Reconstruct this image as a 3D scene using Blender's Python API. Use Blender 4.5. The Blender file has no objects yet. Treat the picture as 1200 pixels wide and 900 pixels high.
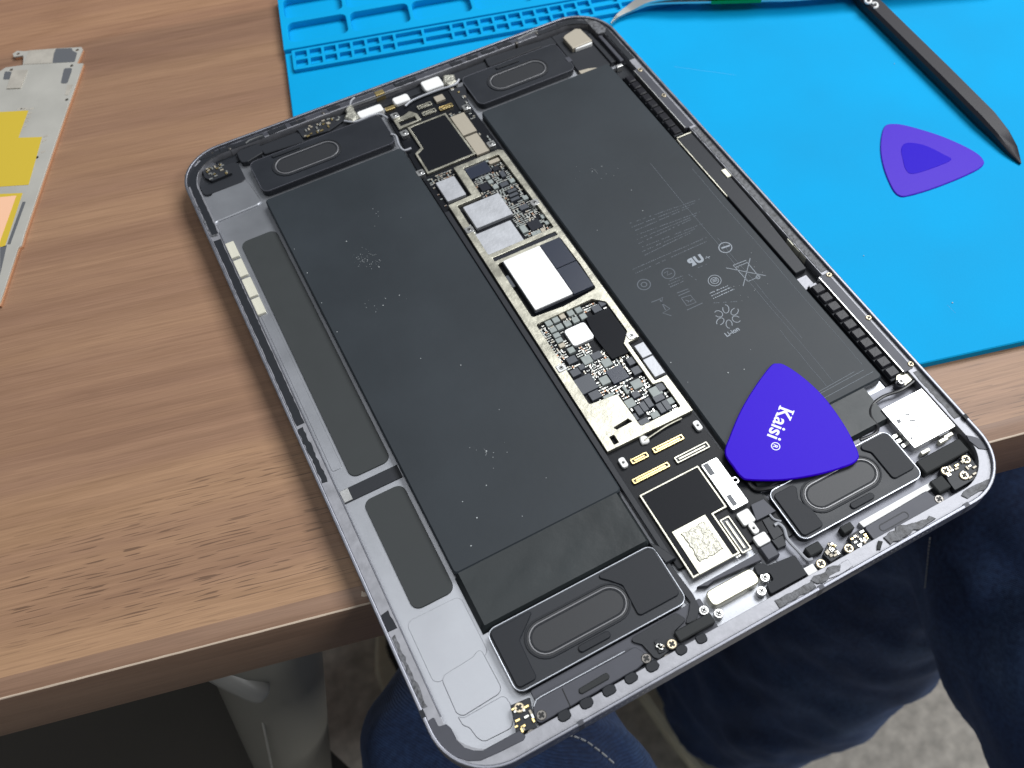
import bpy, bmesh, math, random
from mathutils import Vector, Matrix
random.seed(7)
S = 0.001                      # everything below is written in millimetres
scene = bpy.context.scene
col = scene.collection

# ------------------------------------------------------------------ camera
# world frame: origin at the tablet's near left corner on the desk top, x along its width, y along its length, z up
CR = [[0.8821634572, -0.4697360384, -0.0336999846],
      [-0.4126899579, -0.7365885951, -0.5358397524],
      [0.2268802182, 0.4866058937, -0.8436468875]]        # rows: right, down, forward
CC = (8.4508, -48.8668, 246.2318 + 8.9)
FPX, CX, CY = 1110.0, 641.53, 451.56                       # for a 1200 x 900 picture
cam = bpy.data.objects.new('camera', bpy.data.cameras.new('camera'))
col.objects.link(cam); scene.camera = cam
m = Matrix([[CR[0][i], -CR[1][i], -CR[2][i]] for i in range(3)]).to_4x4()
m.translation = Vector(CC) * S
cam.matrix_world = m
cam.data.sensor_width = 36; cam.data.sensor_fit = 'HORIZONTAL'
cam.data.lens = FPX / 1200 * 36
cam.data.shift_x = -(CX - 600) / 1200; cam.data.shift_y = (CY - 450) / 1200
cam.data.clip_start = 0.01; cam.data.clip_end = 50
cam.data.dof.use_dof = True; cam.data.dof.focus_distance = 0.285; cam.data.dof.aperture_fstop = 20

# ------------------------------------------------------------------ light
world = bpy.data.worlds.new('World'); scene.world = world; world.use_nodes = True
bg = world.node_tree.nodes['Background']
bg.inputs[0].default_value = (0.84, 0.92, 1.0, 1); bg.inputs[1].default_value = 0.14
def panel_light(name, loc, size, power, aim, colr=(0.97, 0.985, 1.0)):
    l = bpy.data.lights.new(name, 'AREA'); l.shape = 'RECTANGLE'; l.size, l.size_y = size
    l.energy = power; l.color = colr
    o = bpy.data.objects.new(name, l); col.objects.link(o); o.location = loc
    o.rotation_euler = (Vector(aim) - Vector(loc)).to_track_quat('-Z', 'Y').to_euler()
panel_light('ceiling_light', (1.38, 0.66, 1.75), (1.25, 1.0), 56, (1.38, 0.66, 0))
panel_light('ceiling_light', (-0.1, 0.42, 1.75), (0.8, 0.7), 6.5, (-0.1, 0.42, 0))
panel_light('ceiling_light', (1.5, -1.1, 1.75), (1.2, 0.6), 46, (1.5, -1.1, 0))
vs = scene.view_settings
vs.view_transform = 'Standard'; vs.look = 'None'; vs.exposure = 0.0; vs.gamma = 1.0; vs.use_curve_mapping = False
scene.cycles.use_denoising = True
scene.cycles.max_bounces = 8

# ------------------------------------------------------------------ materials
def mat(name, base, rough=0.5, metal=0.0, spec=0.5, bump=None, var=None, coat=0.0, sheen=0.0, trans=0.0, sss=0.0, aniso=None):
    """plain principled material; bump=(scale,strength mm), var=(scale,amount[,stretch])"""
    M = bpy.data.materials.new(name); M.use_nodes = True
    nt = M.node_tree; b = nt.nodes['Principled BSDF']
    b.inputs['Base Color'].default_value = (*base, 1)
    b.inputs['Roughness'].default_value = rough; b.inputs['Metallic'].default_value = metal
    b.inputs['Specular IOR Level'].default_value = spec
    b.inputs['Coat Weight'].default_value = coat; b.inputs['Sheen Weight'].default_value = sheen
    b.inputs['Transmission Weight'].default_value = trans
    if sss: b.inputs['Subsurface Weight'].default_value = sss; b.inputs['Subsurface Radius'].default_value = (.002, .002, .003)
    L = nt.links.new
    tc = nt.nodes.new('ShaderNodeNewGeometry')
    def noise(scale, detail=4, stretch=None):
        src = tc.outputs['Position']
        if stretch:
            mp = nt.nodes.new('ShaderNodeMapping'); mp.inputs['Scale'].default_value = stretch; L(src, mp.inputs[0]); src = mp.outputs[0]
        n = nt.nodes.new('ShaderNodeTexNoise'); n.inputs['Scale'].default_value = scale; n.inputs['Detail'].default_value = detail
        L(src, n.inputs['Vector']); return n.outputs[0]
    if var:
        n = noise(var[0], 5, var[2] if len(var) > 2 else None)
        r = nt.nodes.new('ShaderNodeValToRGB'); a = var[1]
        r.color_ramp.elements[0].position = .3; r.color_ramp.elements[1].position = .7
        r.color_ramp.elements[0].color = (*[c * (1 - a) for c in base], 1)
        r.color_ramp.elements[1].color = (*[min(1, c * (1 + a)) for c in base], 1)
        L(n, r.inputs[0]); L(r.outputs[0], b.inputs['Base Color'])
        mr = nt.nodes.new('ShaderNodeMapRange'); mr.inputs['To Min'].default_value = max(.02, rough - .08); mr.inputs['To Max'].default_value = min(1, rough + .08)
        L(n, mr.inputs[0]); L(mr.outputs[0], b.inputs['Roughness'])
    if bump:
        n = noise(bump[0], 6)
        bp = nt.nodes.new('ShaderNodeBump'); bp.inputs['Distance'].default_value = bump[1] * S; bp.inputs['Strength'].default_value = 1
        L(n, bp.inputs['Height']); L(bp.outputs[0], b.inputs['Normal'])
    return M
M = {}
M['alu'] = mat('bead blasted aluminium', (.33, .34, .365), .42, .85, bump=(3000, .012), var=(60, .08))
M['rim'] = mat('machined aluminium rim', (.215, .22, .25), .42, .85, var=(300, .15))
M['ledge'] = mat('aluminium ledge with glue residue', (.28, .282, .305), .5, .6, bump=(700, .05), var=(300, .14))
M['battery'] = mat('black battery pouch', (.0255, .0315, .0375), .48, spec=.22, bump=(420, .025), var=(30, .14))
M['flap'] = mat('matte battery tape', (.025, .030, .032), .36, spec=.22, bump=(80, .35), var=(40, .2))
M['graphite'] = mat('dark grey graphite sheet', (.031, .035, .036), .62, spec=.35, bump=(4000, .01), var=(120, .06))
M['print'] = mat('faint grey ink', (.27, .30, .34), .6)
M['print2'] = mat('fainter grey ink', (.085, .100, .122), .6)
M['dust'] = mat('white dust', (.40, .42, .43), .85)
M['speaker'] = mat('black speaker plastic', (.018, .0205, .026), .42, spec=.28, bump=(2500, .012), var=(100, .1))
M['pad'] = mat('matte black foam pad', (.013, .015, .0195), .55, spec=.28, bump=(5000, .02))
M['membrane'] = mat('speaker membrane', (.026, .0275, .031), .42, spec=.3, bump=(3000, .01))
M['ring'] = mat('grey surround', (.16, .16, .17), .30, spec=.7)
M['gasket'] = mat('bright speaker rim', (.42, .44, .48), .30, .6)
M['foam'] = mat('black foam block', (.018, .020, .021), .75, bump=(3500, .06))
M['residue'] = mat('torn adhesive foam', (.075, .077, .085), .55, spec=.7, bump=(900, .35), var=(800, .7))
M['pcb'] = mat('black solder mask', (.007, .008, .011), .40, spec=.16, bump=(2500, .01))
M['pcbgrey'] = mat('dark grey flex circuit', (.024, .026, .031), .42, spec=.22, bump=(900, .02))
M['frame'] = mat('nickel silver shield frame', (.46, .445, .37), .38, .85, bump=(600, .07), var=(190, .28))
M['shield'] = mat('tin shield can', (.43, .44, .465), .50, .5, bump=(900, .05), var=(220, .08))
M['steel'] = mat('bright steel', (.58, .58, .57), .30, .9, var=(200, .08))
M['lid'] = mat('polished chip lid', (.86, .86, .86), .40, .55)
M['chipb'] = mat('black chip package', (.013, .015, .022), .40, spec=.25, bump=(6000, .01))
M['chipn'] = mat('blue black chip', (.020, .026, .045), .30)
M['chipg'] = mat('grey component', (.26, .29, .28), .45, var=(700, .1))
M['chipd'] = mat('dark grey inductor', (.055, .062, .075), .40)
M['chipt'] = mat('beige component', (.40, .36, .29), .45, .3)
M['sticker'] = mat('black graphite sticker', (.008, .009, .012), .45, spec=.10, bump=(2500, .015))
M['tin'] = mat('solder tin', (.70, .70, .66), .3, .9)
M['gold'] = mat('gold plating', (.80, .62, .28), .28, .95)
M['brass'] = mat('brass screw', (.58, .50, .36), .42, .85)
M['warmplate'] = mat('warm polished cover', (.60, .58, .47), .3, .85, var=(120, .12))
M['floorgrey'] = mat('aluminium floor dulled against glare', (.20, .205, .235), .5, .35, bump=(2000, .02), var=(150, .15))
M['dark'] = mat('recess shade and dark seams', (.006, .006, .006), .6)
M['darkscrew'] = mat('blackened screw', (.16, .15, .14), .35, .8)
M['white'] = mat('white plastic insulator', (.78, .78, .77), .4)
M['cream'] = mat('pale metal pad', (.74, .72, .60), .38, .35)
M['cable'] = mat('grey coax cable', (.34, .35, .38), .35)
M['cableb'] = mat('black cable', (.014, .014, .016), .30)
M['copper'] = mat('copper contact', (.42, .24, .15), .35, .7)
M['mesh'] = mat('crinkled conductive foam', (.45, .44, .38), .42, .7, bump=(800, .45), var=(500, .25))
M['rib'] = mat('black ferrite tile', (.012, .012, .016), .34, spec=.2, bump=(1500, .02))
M['bracket'] = mat('dark grey bracket', (.055, .057, .070), .48, .15, spec=.35, var=(150, .1))
M['mat'] = mat('blue silicone', (0.0, .305, .61), .64, spec=.10, bump=(2200, .04), var=(18, .06))
M['pick'] = mat('blue violet plastic', (.030, .000, .52), .40, spec=.08, bump=(1200, .012))
M['picklight'] = mat('thin violet plastic rim', (.062, .020, .47), .42, spec=.12, bump=(1200, .012))
M['pickdeep'] = mat('deep violet plastic', (.018, .000, .45), .42, spec=.08)
M['ink'] = mat('white ink', (.78, .78, .86), .5)
M['spudger'] = mat('black nylon', (.013, .012, .017), .5, spec=.35, bump=(1800, .03))
M['green'] = mat('green sleeve', (.0, .33, .06), .4)
M['plate'] = mat('brushed plated sheet', (.50, .485, .44), .45, .35, bump=(900, .02), var=(60, .06))
M['yellow'] = mat('yellow insulating film', (.55, .40, .035), .45)
M['peach'] = mat('peach coloured film', (.80, .47, .30), .5)
M['greytape'] = mat('grey conductive tape', (.10, .105, .115), .5)
M['greycloth'] = mat('crumpled grey fabric tape', (.42, .39, .34), .55, .2, bump=(700, .1), var=(200, .1))
M['legmetal'] = mat('grey painted steel', (.22, .21, .18), .5, bump=(2000, .02))
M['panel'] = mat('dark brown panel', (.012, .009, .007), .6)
M['plasticw'] = mat('off white plastic', (.24, .235, .22), .45)
M['cream_rubber'] = mat('cream rubber sole', (.80, .74, .56), .7, bump=(500, .1), var=(60, .12))
M['shoe'] = mat('black canvas', (.012, .012, .015), .8, bump=(1500, .1))
M['stitch'] = mat('pale thread', (.40, .42, .44), .8)

def node_mat(name):
    M_ = bpy.data.materials.new(name); M_.use_nodes = True
    return M_, M_.node_tree, M_.node_tree.nodes['Principled BSDF']
def ramp(nt, stops):
    r = nt.nodes.new('ShaderNodeValToRGB'); e = r.color_ramp.elements
    while len(e) < len(stops): e.new(.5)
    for k, (p, c) in enumerate(stops): e[k].position = p; e[k].color = (*c, 1)
    return r
def wood(name, ang, dark=False):
    M_, nt, b = node_mat(name); L = nt.links.new
    g = nt.nodes.new('ShaderNodeNewGeometry')
    rot = nt.nodes.new('ShaderNodeMapping'); rot.vector_type = 'POINT'; rot.inputs['Rotation'].default_value = (0, 0, -ang); L(g.outputs['Position'], rot.inputs[0])
    def nz(sx, sy, scale, detail, rough=.5, dist=0.0, off=(0, 0, 0)):
        mp = nt.nodes.new('ShaderNodeMapping'); mp.inputs['Scale'].default_value = (sx, sy, sy); mp.inputs['Location'].default_value = off; L(rot.outputs[0], mp.inputs[0])
        n = nt.nodes.new('ShaderNodeTexNoise'); n.inputs['Scale'].default_value = scale; n.inputs['Detail'].default_value = detail
        n.inputs['Roughness'].default_value = rough; n.inputs['Distortion'].default_value = dist
        L(mp.outputs[0], n.inputs['Vector']); return n.outputs[0]
    def mixc(a, bb, fac, mode='MULTIPLY', f=1.0):
        mx = nt.nodes.new('ShaderNodeMix'); mx.data_type = 'RGBA'; mx.blend_type = mode
        if fac is None: mx.inputs[0].default_value = f
        else: L(fac, mx.inputs[0])
        L(a, mx.inputs[6]); L(bb, mx.inputs[7]); return mx.outputs[2]
    if dark:
        c0 = ramp(nt, [(.3, (.195, .112, .072)), (.7, (.270, .164, .108))]); L(nz(.10, 1, 60, 4, .6), c0.inputs[0])
    else:
        # long, straight veneer bands; a slow drift from reddish to yellowish brown across the board
        c0 = ramp(nt, [(.28, (.232, .134, .090)), (.45, (.280, .166, .106)), (.58, (.318, .192, .118)), (.76, (.368, .228, .136))])
        L(nz(.045, 1, 34, 4, .6, .15, (3.1, .7, 0)), c0.inputs[0])
    grain = ramp(nt, [(.32, (.84, .82, .80)), (.47, (.97, .965, .96)), (.68, (1.06, 1.055, 1.05))])
    L(nz(.014, 1, 620, 6, .66, 0), grain.inputs[0])
    # growth rings: narrow darker lines that follow the slow bands
    sc_ = nt.nodes.new('ShaderNodeMath'); sc_.operation = 'MULTIPLY'; sc_.inputs[1].default_value = 13; L(nz(.075, 1, 15, 3, .5, .25, (1.7, 5.2, 0)), sc_.inputs[0])
    fr_ = nt.nodes.new('ShaderNodeMath'); fr_.operation = 'FRACT'; L(sc_.outputs[0], fr_.inputs[0])
    rings = ramp(nt, [(.0, (.90, .885, .87)), (.14, (.98, .975, .97)), (.7, (1.02, 1.02, 1.02)), (1.0, (.92, .905, .89))]); L(fr_.outputs[0], rings.inputs[0])
    c0m = mixc(c0.outputs[0], rings.outputs[0], None) if not dark else c0.outputs[0]
    # the veneer is laid in strips: a yellower one with open pores along the front, a greyer one behind, a redder one beyond
    sx = nt.nodes.new('ShaderNodeSeparateXYZ'); L(rot.outputs[0], sx.inputs[0])
    wob = nt.nodes.new('ShaderNodeMath'); wob.operation = 'MULTIPLY_ADD'; wob.inputs[1].default_value = .006; L(nz(.1, 1, 30, 2), wob.inputs[0]); L(sx.outputs[1], wob.inputs[2])
    mr = nt.nodes.new('ShaderNodeMapRange'); mr.inputs['From Min'].default_value = .0599; mr.inputs['From Max'].default_value = .4599; L(wob.outputs[0], mr.inputs[0])
    strip = ramp(nt, [(.0, (1.14, 1.13, 1.04)), (.150, (1.10, 1.09, 1.02)), (.162, (.98, .96, .95)), (.55, (.94, .92, .91)), (.69, (.88, .86, .85)), (.697, (1.06, 1.0, .96))])
    L(mr.outputs[0], strip.inputs[0])
    if not dark: c0m = mixc(c0m, strip.outputs[0], None)
    front = ramp(nt, [(.0, (1, 1, 1)), (.11, (1, 1, 1)), (.175, (.12, .12, .12))]); L(mr.outputs[0], front.inputs[0])
    c1 = mixc(c0m, grain.outputs[0], None)
    fine = ramp(nt, [(.34, (.87, .855, .84)), (.66, (1.07, 1.07, 1.07))])
    L(nz(.022, 1, 2300, 3, .6), fine.inputs[0])
    c2 = mixc(c1, fine.outputs[0], None)
    # dark pores: short dashes along the grain, in patches
    pores = ramp(nt, [(.645, (0, 0, 0)), (.69, (1, 1, 1))]); L(nz(.05, 1, 1900, 0, .5, 0, (9, 2, 0)), pores.inputs[0])
    patch = ramp(nt, [(.36, (.1, .1, .1)), (.58, (1, 1, 1))]); L(nz(.22, 1, 40, 2, .5, 0, (.8, 4.3, 0)), patch.inputs[0])
    pm = nt.nodes.new('ShaderNodeMath'); pm.operation = 'MULTIPLY'; L(pores.outputs[0], pm.inputs[0]); L(mixc(patch.outputs[0], front.outputs[0], None), pm.inputs[1])
    pm2 = nt.nodes.new('ShaderNodeMath'); pm2.operation = 'MULTIPLY'; L(pm.outputs[0], pm2.inputs[0]); pm2.inputs[1].default_value = .15 if dark else .8
    blk = nt.nodes.new('ShaderNodeRGB'); blk.outputs[0].default_value = (.11, .060, .036, 1)
    c3 = mixc(c2, blk.outputs[0], pm2.outputs[0], 'MIX')
    L(c3, b.inputs['Base Color'])
    b.inputs['Roughness'].default_value = .46; b.inputs['Specular IOR Level'].default_value = .35
    bp = nt.nodes.new('ShaderNodeBump'); bp.inputs['Distance'].default_value = .00006; bp.inputs['Strength'].default_value = 1
    L(nz(.05, 1, 600, 3, .6), bp.inputs['Height']); L(bp.outputs[0], b.inputs['Normal'])
    return M_
DESK_ANG = math.atan2(-23.2, 97.7)
M['wood'] = wood('walnut laminate', DESK_ANG)
M['woodband'] = wood('dark edge band', DESK_ANG, True)
def denim():
    M_, nt, b = node_mat('indigo denim'); L = nt.links.new
    g = nt.nodes.new('ShaderNodeTexCoord')
    n = nt.nodes.new('ShaderNodeTexNoise'); n.inputs['Scale'].default_value = 14; n.inputs['Detail'].default_value = 6; L(g.outputs['Object'], n.inputs['Vector'])
    r = ramp(nt, [(.30, (.006, .016, .055)), (.55, (.016, .040, .120)), (.78, (.044, .088, .19))]); L(n.outputs[0], r.inputs[0])
    w = nt.nodes.new('ShaderNodeTexWave'); w.inputs['Scale'].default_value = 420; w.inputs['Distortion'].default_value = 1.5; w.bands_direction = 'DIAGONAL'; L(g.outputs['Object'], w.inputs['Vector'])
    n2 = nt.nodes.new('ShaderNodeTexNoise'); n2.inputs['Scale'].default_value = 420; n2.inputs['Detail'].default_value = 3; L(g.outputs['Object'], n2.inputs['Vector'])
    r2 = ramp(nt, [(.3, (.62, .64, .68)), (.7, (1.45, 1.4, 1.3))]); L(n2.outputs[0], r2.inputs[0])
    wr = ramp(nt, [(.2, (.84, .84, .85)), (.8, (1.14, 1.14, 1.12))]); L(w.outputs[0], wr.inputs[0])
    mx = nt.nodes.new('ShaderNodeMix'); mx.data_type = 'RGBA'; mx.blend_type = 'MULTIPLY'; mx.inputs[0].default_value = 1
    mx2 = nt.nodes.new('ShaderNodeMix'); mx2.data_type = 'RGBA'; mx2.blend_type = 'MULTIPLY'; mx2.inputs[0].default_value = 1
    L(r.outputs[0], mx.inputs[6]); L(wr.outputs[0], mx.inputs[7]); L(mx.outputs[2], mx2.inputs[6]); L(r2.outputs[0], mx2.inputs[7]); L(mx2.outputs[2], b.inputs['Base Color'])
    b.inputs['Roughness'].default_value = .85; b.inputs['Sheen Weight'].default_value = .25; b.inputs['Sheen Tint'].default_value = (.35, .5, .9, 1)
    bp = nt.nodes.new('ShaderNodeBump'); bp.inputs['Distance'].default_value = .0003; bp.inputs['Strength'].default_value = .5
    L(w.outputs[0], bp.inputs['Height']); L(bp.outputs[0], b.inputs['Normal'])
    return M_
M['denim'] = denim()
M['concrete'] = mat('worn grey floor', (.52, .485, .43), .7, bump=(90, .5), var=(75, .26))

# ------------------------------------------------------------------ geometry helpers (mm)
def at(px, py, z):
    """the point of height z (mm) seen at photo pixel (px,py); every surface here lies at a known height"""
    a, b_ = (px - CX) / FPX, (py - CY) / FPX
    d = [CR[0][i] * a + CR[1][i] * b_ + CR[2][i] for i in range(3)]
    t = (z - CC[2]) / d[2]
    return (CC[0] + d[0] * t, CC[1] + d[1] * t)
def pts(zm, lst, z): return [at(zm[0] + x / zm[2], zm[1] + y / zm[2], z) for x, y in lst]
def rect(zm, q, z):
    """axis-aligned rectangle through four seen corners (far-left, far-right, near-right, near-left)"""
    p = pts(zm, q, z)
    x0 = (p[0][0] + p[3][0]) / 2; x1 = (p[1][0] + p[2][0]) / 2; y1 = (p[0][1] + p[1][1]) / 2; y0 = (p[2][1] + p[3][1]) / 2
    return box(x0, x1, y0, y1)
def box(x0, x1, y0, y1): return [(x0, y0), (x1, y0), (x1, y1), (x0, y1)]
def area2(p): return sum(p[i - 1][0] * p[i][1] - p[i][0] * p[i - 1][1] for i in range(len(p)))
def ccw(p): return p if area2(p) > 0 else p[::-1]
def rounded(p, r, n=5):
    """round the corners of a polygon; r a number or one per corner"""
    p = list(p); out = []; N = len(p)
    for i in range(N):
        a, b_, c = Vector(p[i - 1]), Vector(p[i]), Vector(p[(i + 1) % N])
        ri = r[i] if isinstance(r, (list, tuple)) else r
        u, v = (a - b_), (c - b_); lu, lv = u.length, v.length; u /= lu; v /= lv
        ang = math.acos(max(-1, min(1, u.dot(v))))
        if ri <= 0 or ang > 3.05: out.append(tuple(b_)); continue
        t = min(ri / math.tan(ang / 2), lu * .49, lv * .49); rr = t * math.tan(ang / 2)
        cen = b_ + (u + v).normalized() * (rr / math.sin(ang / 2))
        s, e = b_ + u * t - cen, b_ + v * t - cen
        a0 = math.atan2(s.y, s.x); da = math.atan2(e.y, e.x) - a0
        while da > math.pi: da -= 2 * math.pi
        while da < -math.pi: da += 2 * math.pi
        out += [(cen.x + rr * math.cos(a0 + da * k / n), cen.y + rr * math.sin(a0 + da * k / n)) for k in range(n + 1)]
    return out
def stadium(c0, c1, r, n=12):
    d = Vector(c1) - Vector(c0); a = math.atan2(d.y, d.x)
    return [(c1[0] + r * math.cos(a - math.pi / 2 + math.pi * k / n), c1[1] + r * math.sin(a - math.pi / 2 + math.pi * k / n)) for k in range(n + 1)] + \
           [(c0[0] + r * math.cos(a + math.pi / 2 + math.pi * k / n), c0[1] + r * math.sin(a + math.pi / 2 + math.pi * k / n)) for k in range(n + 1)]
def circle(c, r, n=20): return [(c[0] + r * math.cos(2 * math.pi * k / n), c[1] + r * math.sin(2 * math.pi * k / n)) for k in range(n)]
def inset(p, d):
    p = ccw(p); out = []; N = len(p)
    for i in range(N):
        a, b_, c = Vector(p[i - 1]), Vector(p[i]), Vector(p[(i + 1) % N])
        e1 = (b_ - a); e2 = (c - b_)
        if e1.length < 1e-6 or e2.length < 1e-6: out.append(tuple(b_)); continue
        e1.normalize(); e2.normalize()
        n1, n2 = Vector((-e1.y, e1.x)), Vector((-e2.y, e2.x)); k = n1 + n2
        den = 1 + n1.dot(n2)
        k = k / max(den, .35)
        out.append((b_.x + k.x * d, b_.y + k.y * d))
    return out
class MB:
    def __init__(s): s.v = []; s.f = []; s.m = []
    def add(s, vs, fs, mi=0):
        o = len(s.v); s.v += [tuple(v) for v in vs]; s.f += [tuple(i + o for i in f) for f in fs]; s.m += [mi] * len(fs); return s
    def prism(s, p, z0, z1, b=0.0, mi=0, drop=None):
        p = ccw(p); n = len(p); zz = drop or (lambda x, y: 0)
        rings = [(p, z0), (p, z1 - b)] + ([(inset(p, b), z1)] if b > 0 else [])
        vs = [(x, y, z + zz(x, y)) for q, z in rings for x, y in q]; fs = []
        for k in range(len(rings) - 1):
            fs += [(k * n + i, k * n + (i + 1) % n, (k + 1) * n + (i + 1) % n, (k + 1) * n + i) for i in range(n)]
        fs.append(tuple(range(n))[::-1]); fs.append(tuple((len(rings) - 1) * n + i for i in range(n)))
        return s.add(vs, fs, mi)
    def box(s, x0, x1, y0, y1, z0, z1, b=0.0, mi=0): return s.prism(box(x0, x1, y0, y1), z0, z1, b, mi)
    def tube(s, path, r, n=8, mi=0, caps=True):
        path = [Vector(p) for p in path]; vs = []; fs = []; N = len(path); up = Vector((0, 0, 1))
        for i, p in enumerate(path):
            t = (path[min(i + 1, N - 1)] - path[max(i - 1, 0)]).normalized()
            a = t.cross(up)
            if a.length < 1e-3: a = t.cross(Vector((0, 1, 0)))
            a.normalize(); c = a.cross(t).normalized(); rr = r[i] if isinstance(r, (list, tuple)) else r
            rx, ry = rr if isinstance(rr, tuple) else (rr, rr)
            vs += [p + a * rx * math.cos(2 * math.pi * k / n) + c * ry * math.sin(2 * math.pi * k / n) for k in range(n)]
        for i in range(N - 1):
            fs += [(i * n + k, i * n + (k + 1) % n, (i + 1) * n + (k + 1) % n, (i + 1) * n + k) for k in range(n)]
        if caps: fs += [tuple(range(n))[::-1], tuple((N - 1) * n + k for k in range(n))]
        return s.add(vs, fs, mi)
def smooth_path(p, n=6):
    p = [Vector(q) for q in p]; out = []
    for i in range(len(p) - 1):
        a, b_, c, d = p[max(i - 1, 0)], p[i], p[i + 1], p[min(i + 2, len(p) - 1)]
        for k in range(n):
            t = k / n
            out.append(.5 * ((2 * b_) + (c - a) * t + (2 * a - 5 * b_ + 4 * c - d) * t * t + (3 * b_ - a - 3 * c + d) * t ** 3))
    return out + [p[-1]]
ORG = {}
def tag(o, label=None, cat=None, group=None, kind=None):
    for k, v in (('label', label), ('category', cat), ('group', group), ('kind', kind)):
        if v: o[k] = v
    return o
def empty(name, loc):
    o = bpy.data.objects.new(name, None); col.objects.link(o); o.location = Vector(loc) * S
    o.empty_display_size = .01; ORG[o.name] = Vector(loc); return o
def link(name, me, org, parent):
    o = bpy.data.objects.new(name, me); col.objects.link(o); ORG[o.name] = org
    if parent: o.parent = parent; o.location = (org - ORG[parent.name]) * S
    else: o.location = org * S
    return o
def build(name, mb, mats, parent=None, smooth=True, angle=.7):
    """one mesh object with its origin at its own base"""
    if not isinstance(mats, (list, tuple)): mats = [mats]
    xs, ys, zs = zip(*mb.v); org = Vector(((min(xs) + max(xs)) / 2, (min(ys) + max(ys)) / 2, min(zs)))
    me = bpy.data.meshes.new(name)
    me.from_pydata([(Vector(v) - org) * S for v in mb.v], [], mb.f)
    for k in mats: me.materials.append(M[k])
    me.polygons.foreach_set('material_index', mb.m); me.update()
    if smooth: me.shade_smooth(); me.set_sharp_from_angle(angle=angle)
    return link(name, me, org, parent)
def part(name, parent, k, poly, z0, z1, b=.12, r=0):
    return build(name, MB().prism(rounded(ccw(poly), r) if r else poly, z0, z1, b), k, parent)
def sheet(name, parent, k, outer, holes, z0, z1, b=0.0):
    """flat plate with holes cut right through it"""
    cu = bpy.data.curves.new(name, 'CURVE'); cu.dimensions = '2D'; cu.fill_mode = 'BOTH'
    xs, ys = zip(*outer); org = Vector(((min(xs) + max(xs)) / 2, (min(ys) + max(ys)) / 2, z0))
    for p in [outer] + holes:
        sp = cu.splines.new('POLY'); sp.points.add(len(p) - 1); sp.use_cyclic_u = True
        for q, (x, y) in zip(sp.points, p): q.co = ((x - org.x) * S, (y - org.y) * S, 0, 1)
    cu.extrude = ((z1 - z0) / 2 - b) * S; cu.bevel_depth = b * S; cu.offset = -b * S; cu.bevel_resolution = 1
    t = bpy.data.objects.new('tmp', cu); col.objects.link(t)
    me = bpy.data.meshes.new_from_object(t.evaluated_get(bpy.context.evaluated_depsgraph_get()))
    bpy.data.objects.remove(t); bpy.data.curves.remove(cu)
    me.transform(Matrix.Translation((0, 0, (z1 - z0) / 2 * S))); me.name = name
    me.materials.clear(); me.materials.append(M[k])
    me.shade_smooth(); me.set_sharp_from_angle(angle=.7)
    return link(name, me, org, parent)
def text(name, parent, k, body, p0, ang, size, z, bold=0.0, extra=None, spacing=1.0, depth=.02):
    cu = bpy.data.curves.new(name, 'FONT'); cu.body = body; cu.size = size * S; cu.extrude = depth * S; cu.offset = bold * S
    cu.space_character = spacing
    t = bpy.data.objects.new('tmp', cu); col.objects.link(t)
    me = bpy.data.meshes.new_from_object(t.evaluated_get(bpy.context.evaluated_depsgraph_get()))
    bpy.data.objects.remove(t); bpy.data.curves.remove(cu)
    if extra:
        bm = bmesh.new(); bm.from_mesh(me)
        for (x0, x1, y0, y1) in extra:
            vs = [bm.verts.new((x * S, y * S, zz * S)) for zz in (-depth, depth) for x, y in box(x0, x1, y0, y1)]
            bm.faces.new(vs[4:]); bm.faces.new(vs[:4][::-1])
            for i in range(4): bm.faces.new((vs[i], vs[(i + 1) % 4], vs[4 + (i + 1) % 4], vs[4 + i]))
        bm.to_mesh(me); bm.free()
    me.transform(Matrix.Rotation(ang, 4, 'Z')); me.name = name
    me.materials.clear(); me.materials.append(M[k])
    return link(name, me, Vector((p0[0], p0[1], z)), parent)
def dup(o, loc, parent):
    c = o.copy(); col.objects.link(c); c.parent = parent; ORG[c.name] = Vector(loc)
    c.location = (Vector(loc) - (ORG[parent.name] if parent else Vector())) * S
    return c
_screws = {}
def screw(parent, c, z, r=1.1, k='brass', name='screw'):
    """small cross-head screw; copies share one mesh"""
    key = (k, round(r, 2))
    if key not in _screws:
        mb = MB(); mb.prism(circle((0, 0), r, 20), -.5, 0, .22)
        for a in (0, math.pi / 2):
            d = Vector((math.cos(a + .5), math.sin(a + .5))); n = Vector((-d.y, d.x)); w = r * .22; l = r * .62
            mb.prism([tuple(d * l + n * w), tuple(d * -l + n * w), tuple(d * -l - n * w), tuple(d * l - n * w)], .0, .05 + a * .004, 0, 1)  # raised bars whose black colour stands for shade in the cross recess
        me = bpy.data.meshes.new('screw'); me.from_pydata([Vector(v) * S for v in mb.v], [], mb.f)
        me.materials.append(M[k]); me.materials.append(M['dark']); me.polygons.foreach_set('material_index', mb.m); me.update()
        me.shade_smooth(); me.set_sharp_from_angle(angle=.7); _screws[key] = me
    return link(name, _screws[key], Vector((c[0], c[1], z)), parent)

# ------------------------------------------------------------------ the setting: floor, desk
fl = MB().box(-2500, 2500, -2000, 2500, -740, -720)
o = build('floor', fl, 'concrete'); tag(o, kind='structure')
UD = Vector((math.cos(DESK_ANG), math.sin(DESK_ANG))); VD = Vector((-UD.y, UD.x)); D0 = Vector((-98.5, 81.9))
def dk(a, b_): p = D0 + UD * a + VD * b_; return (p.x, p.y)
desk = empty('desk', (D0.x, D0.y, -720))
tag(desk, 'walnut brown laminate desk with dark edge band and grey steel leg', 'desk')
build('desk_top', MB().prism([dk(-700, 6), dk(900, 6), dk(900, 750), dk(-700, 750)], -28, 0, 0), 'wood', desk)
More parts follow.
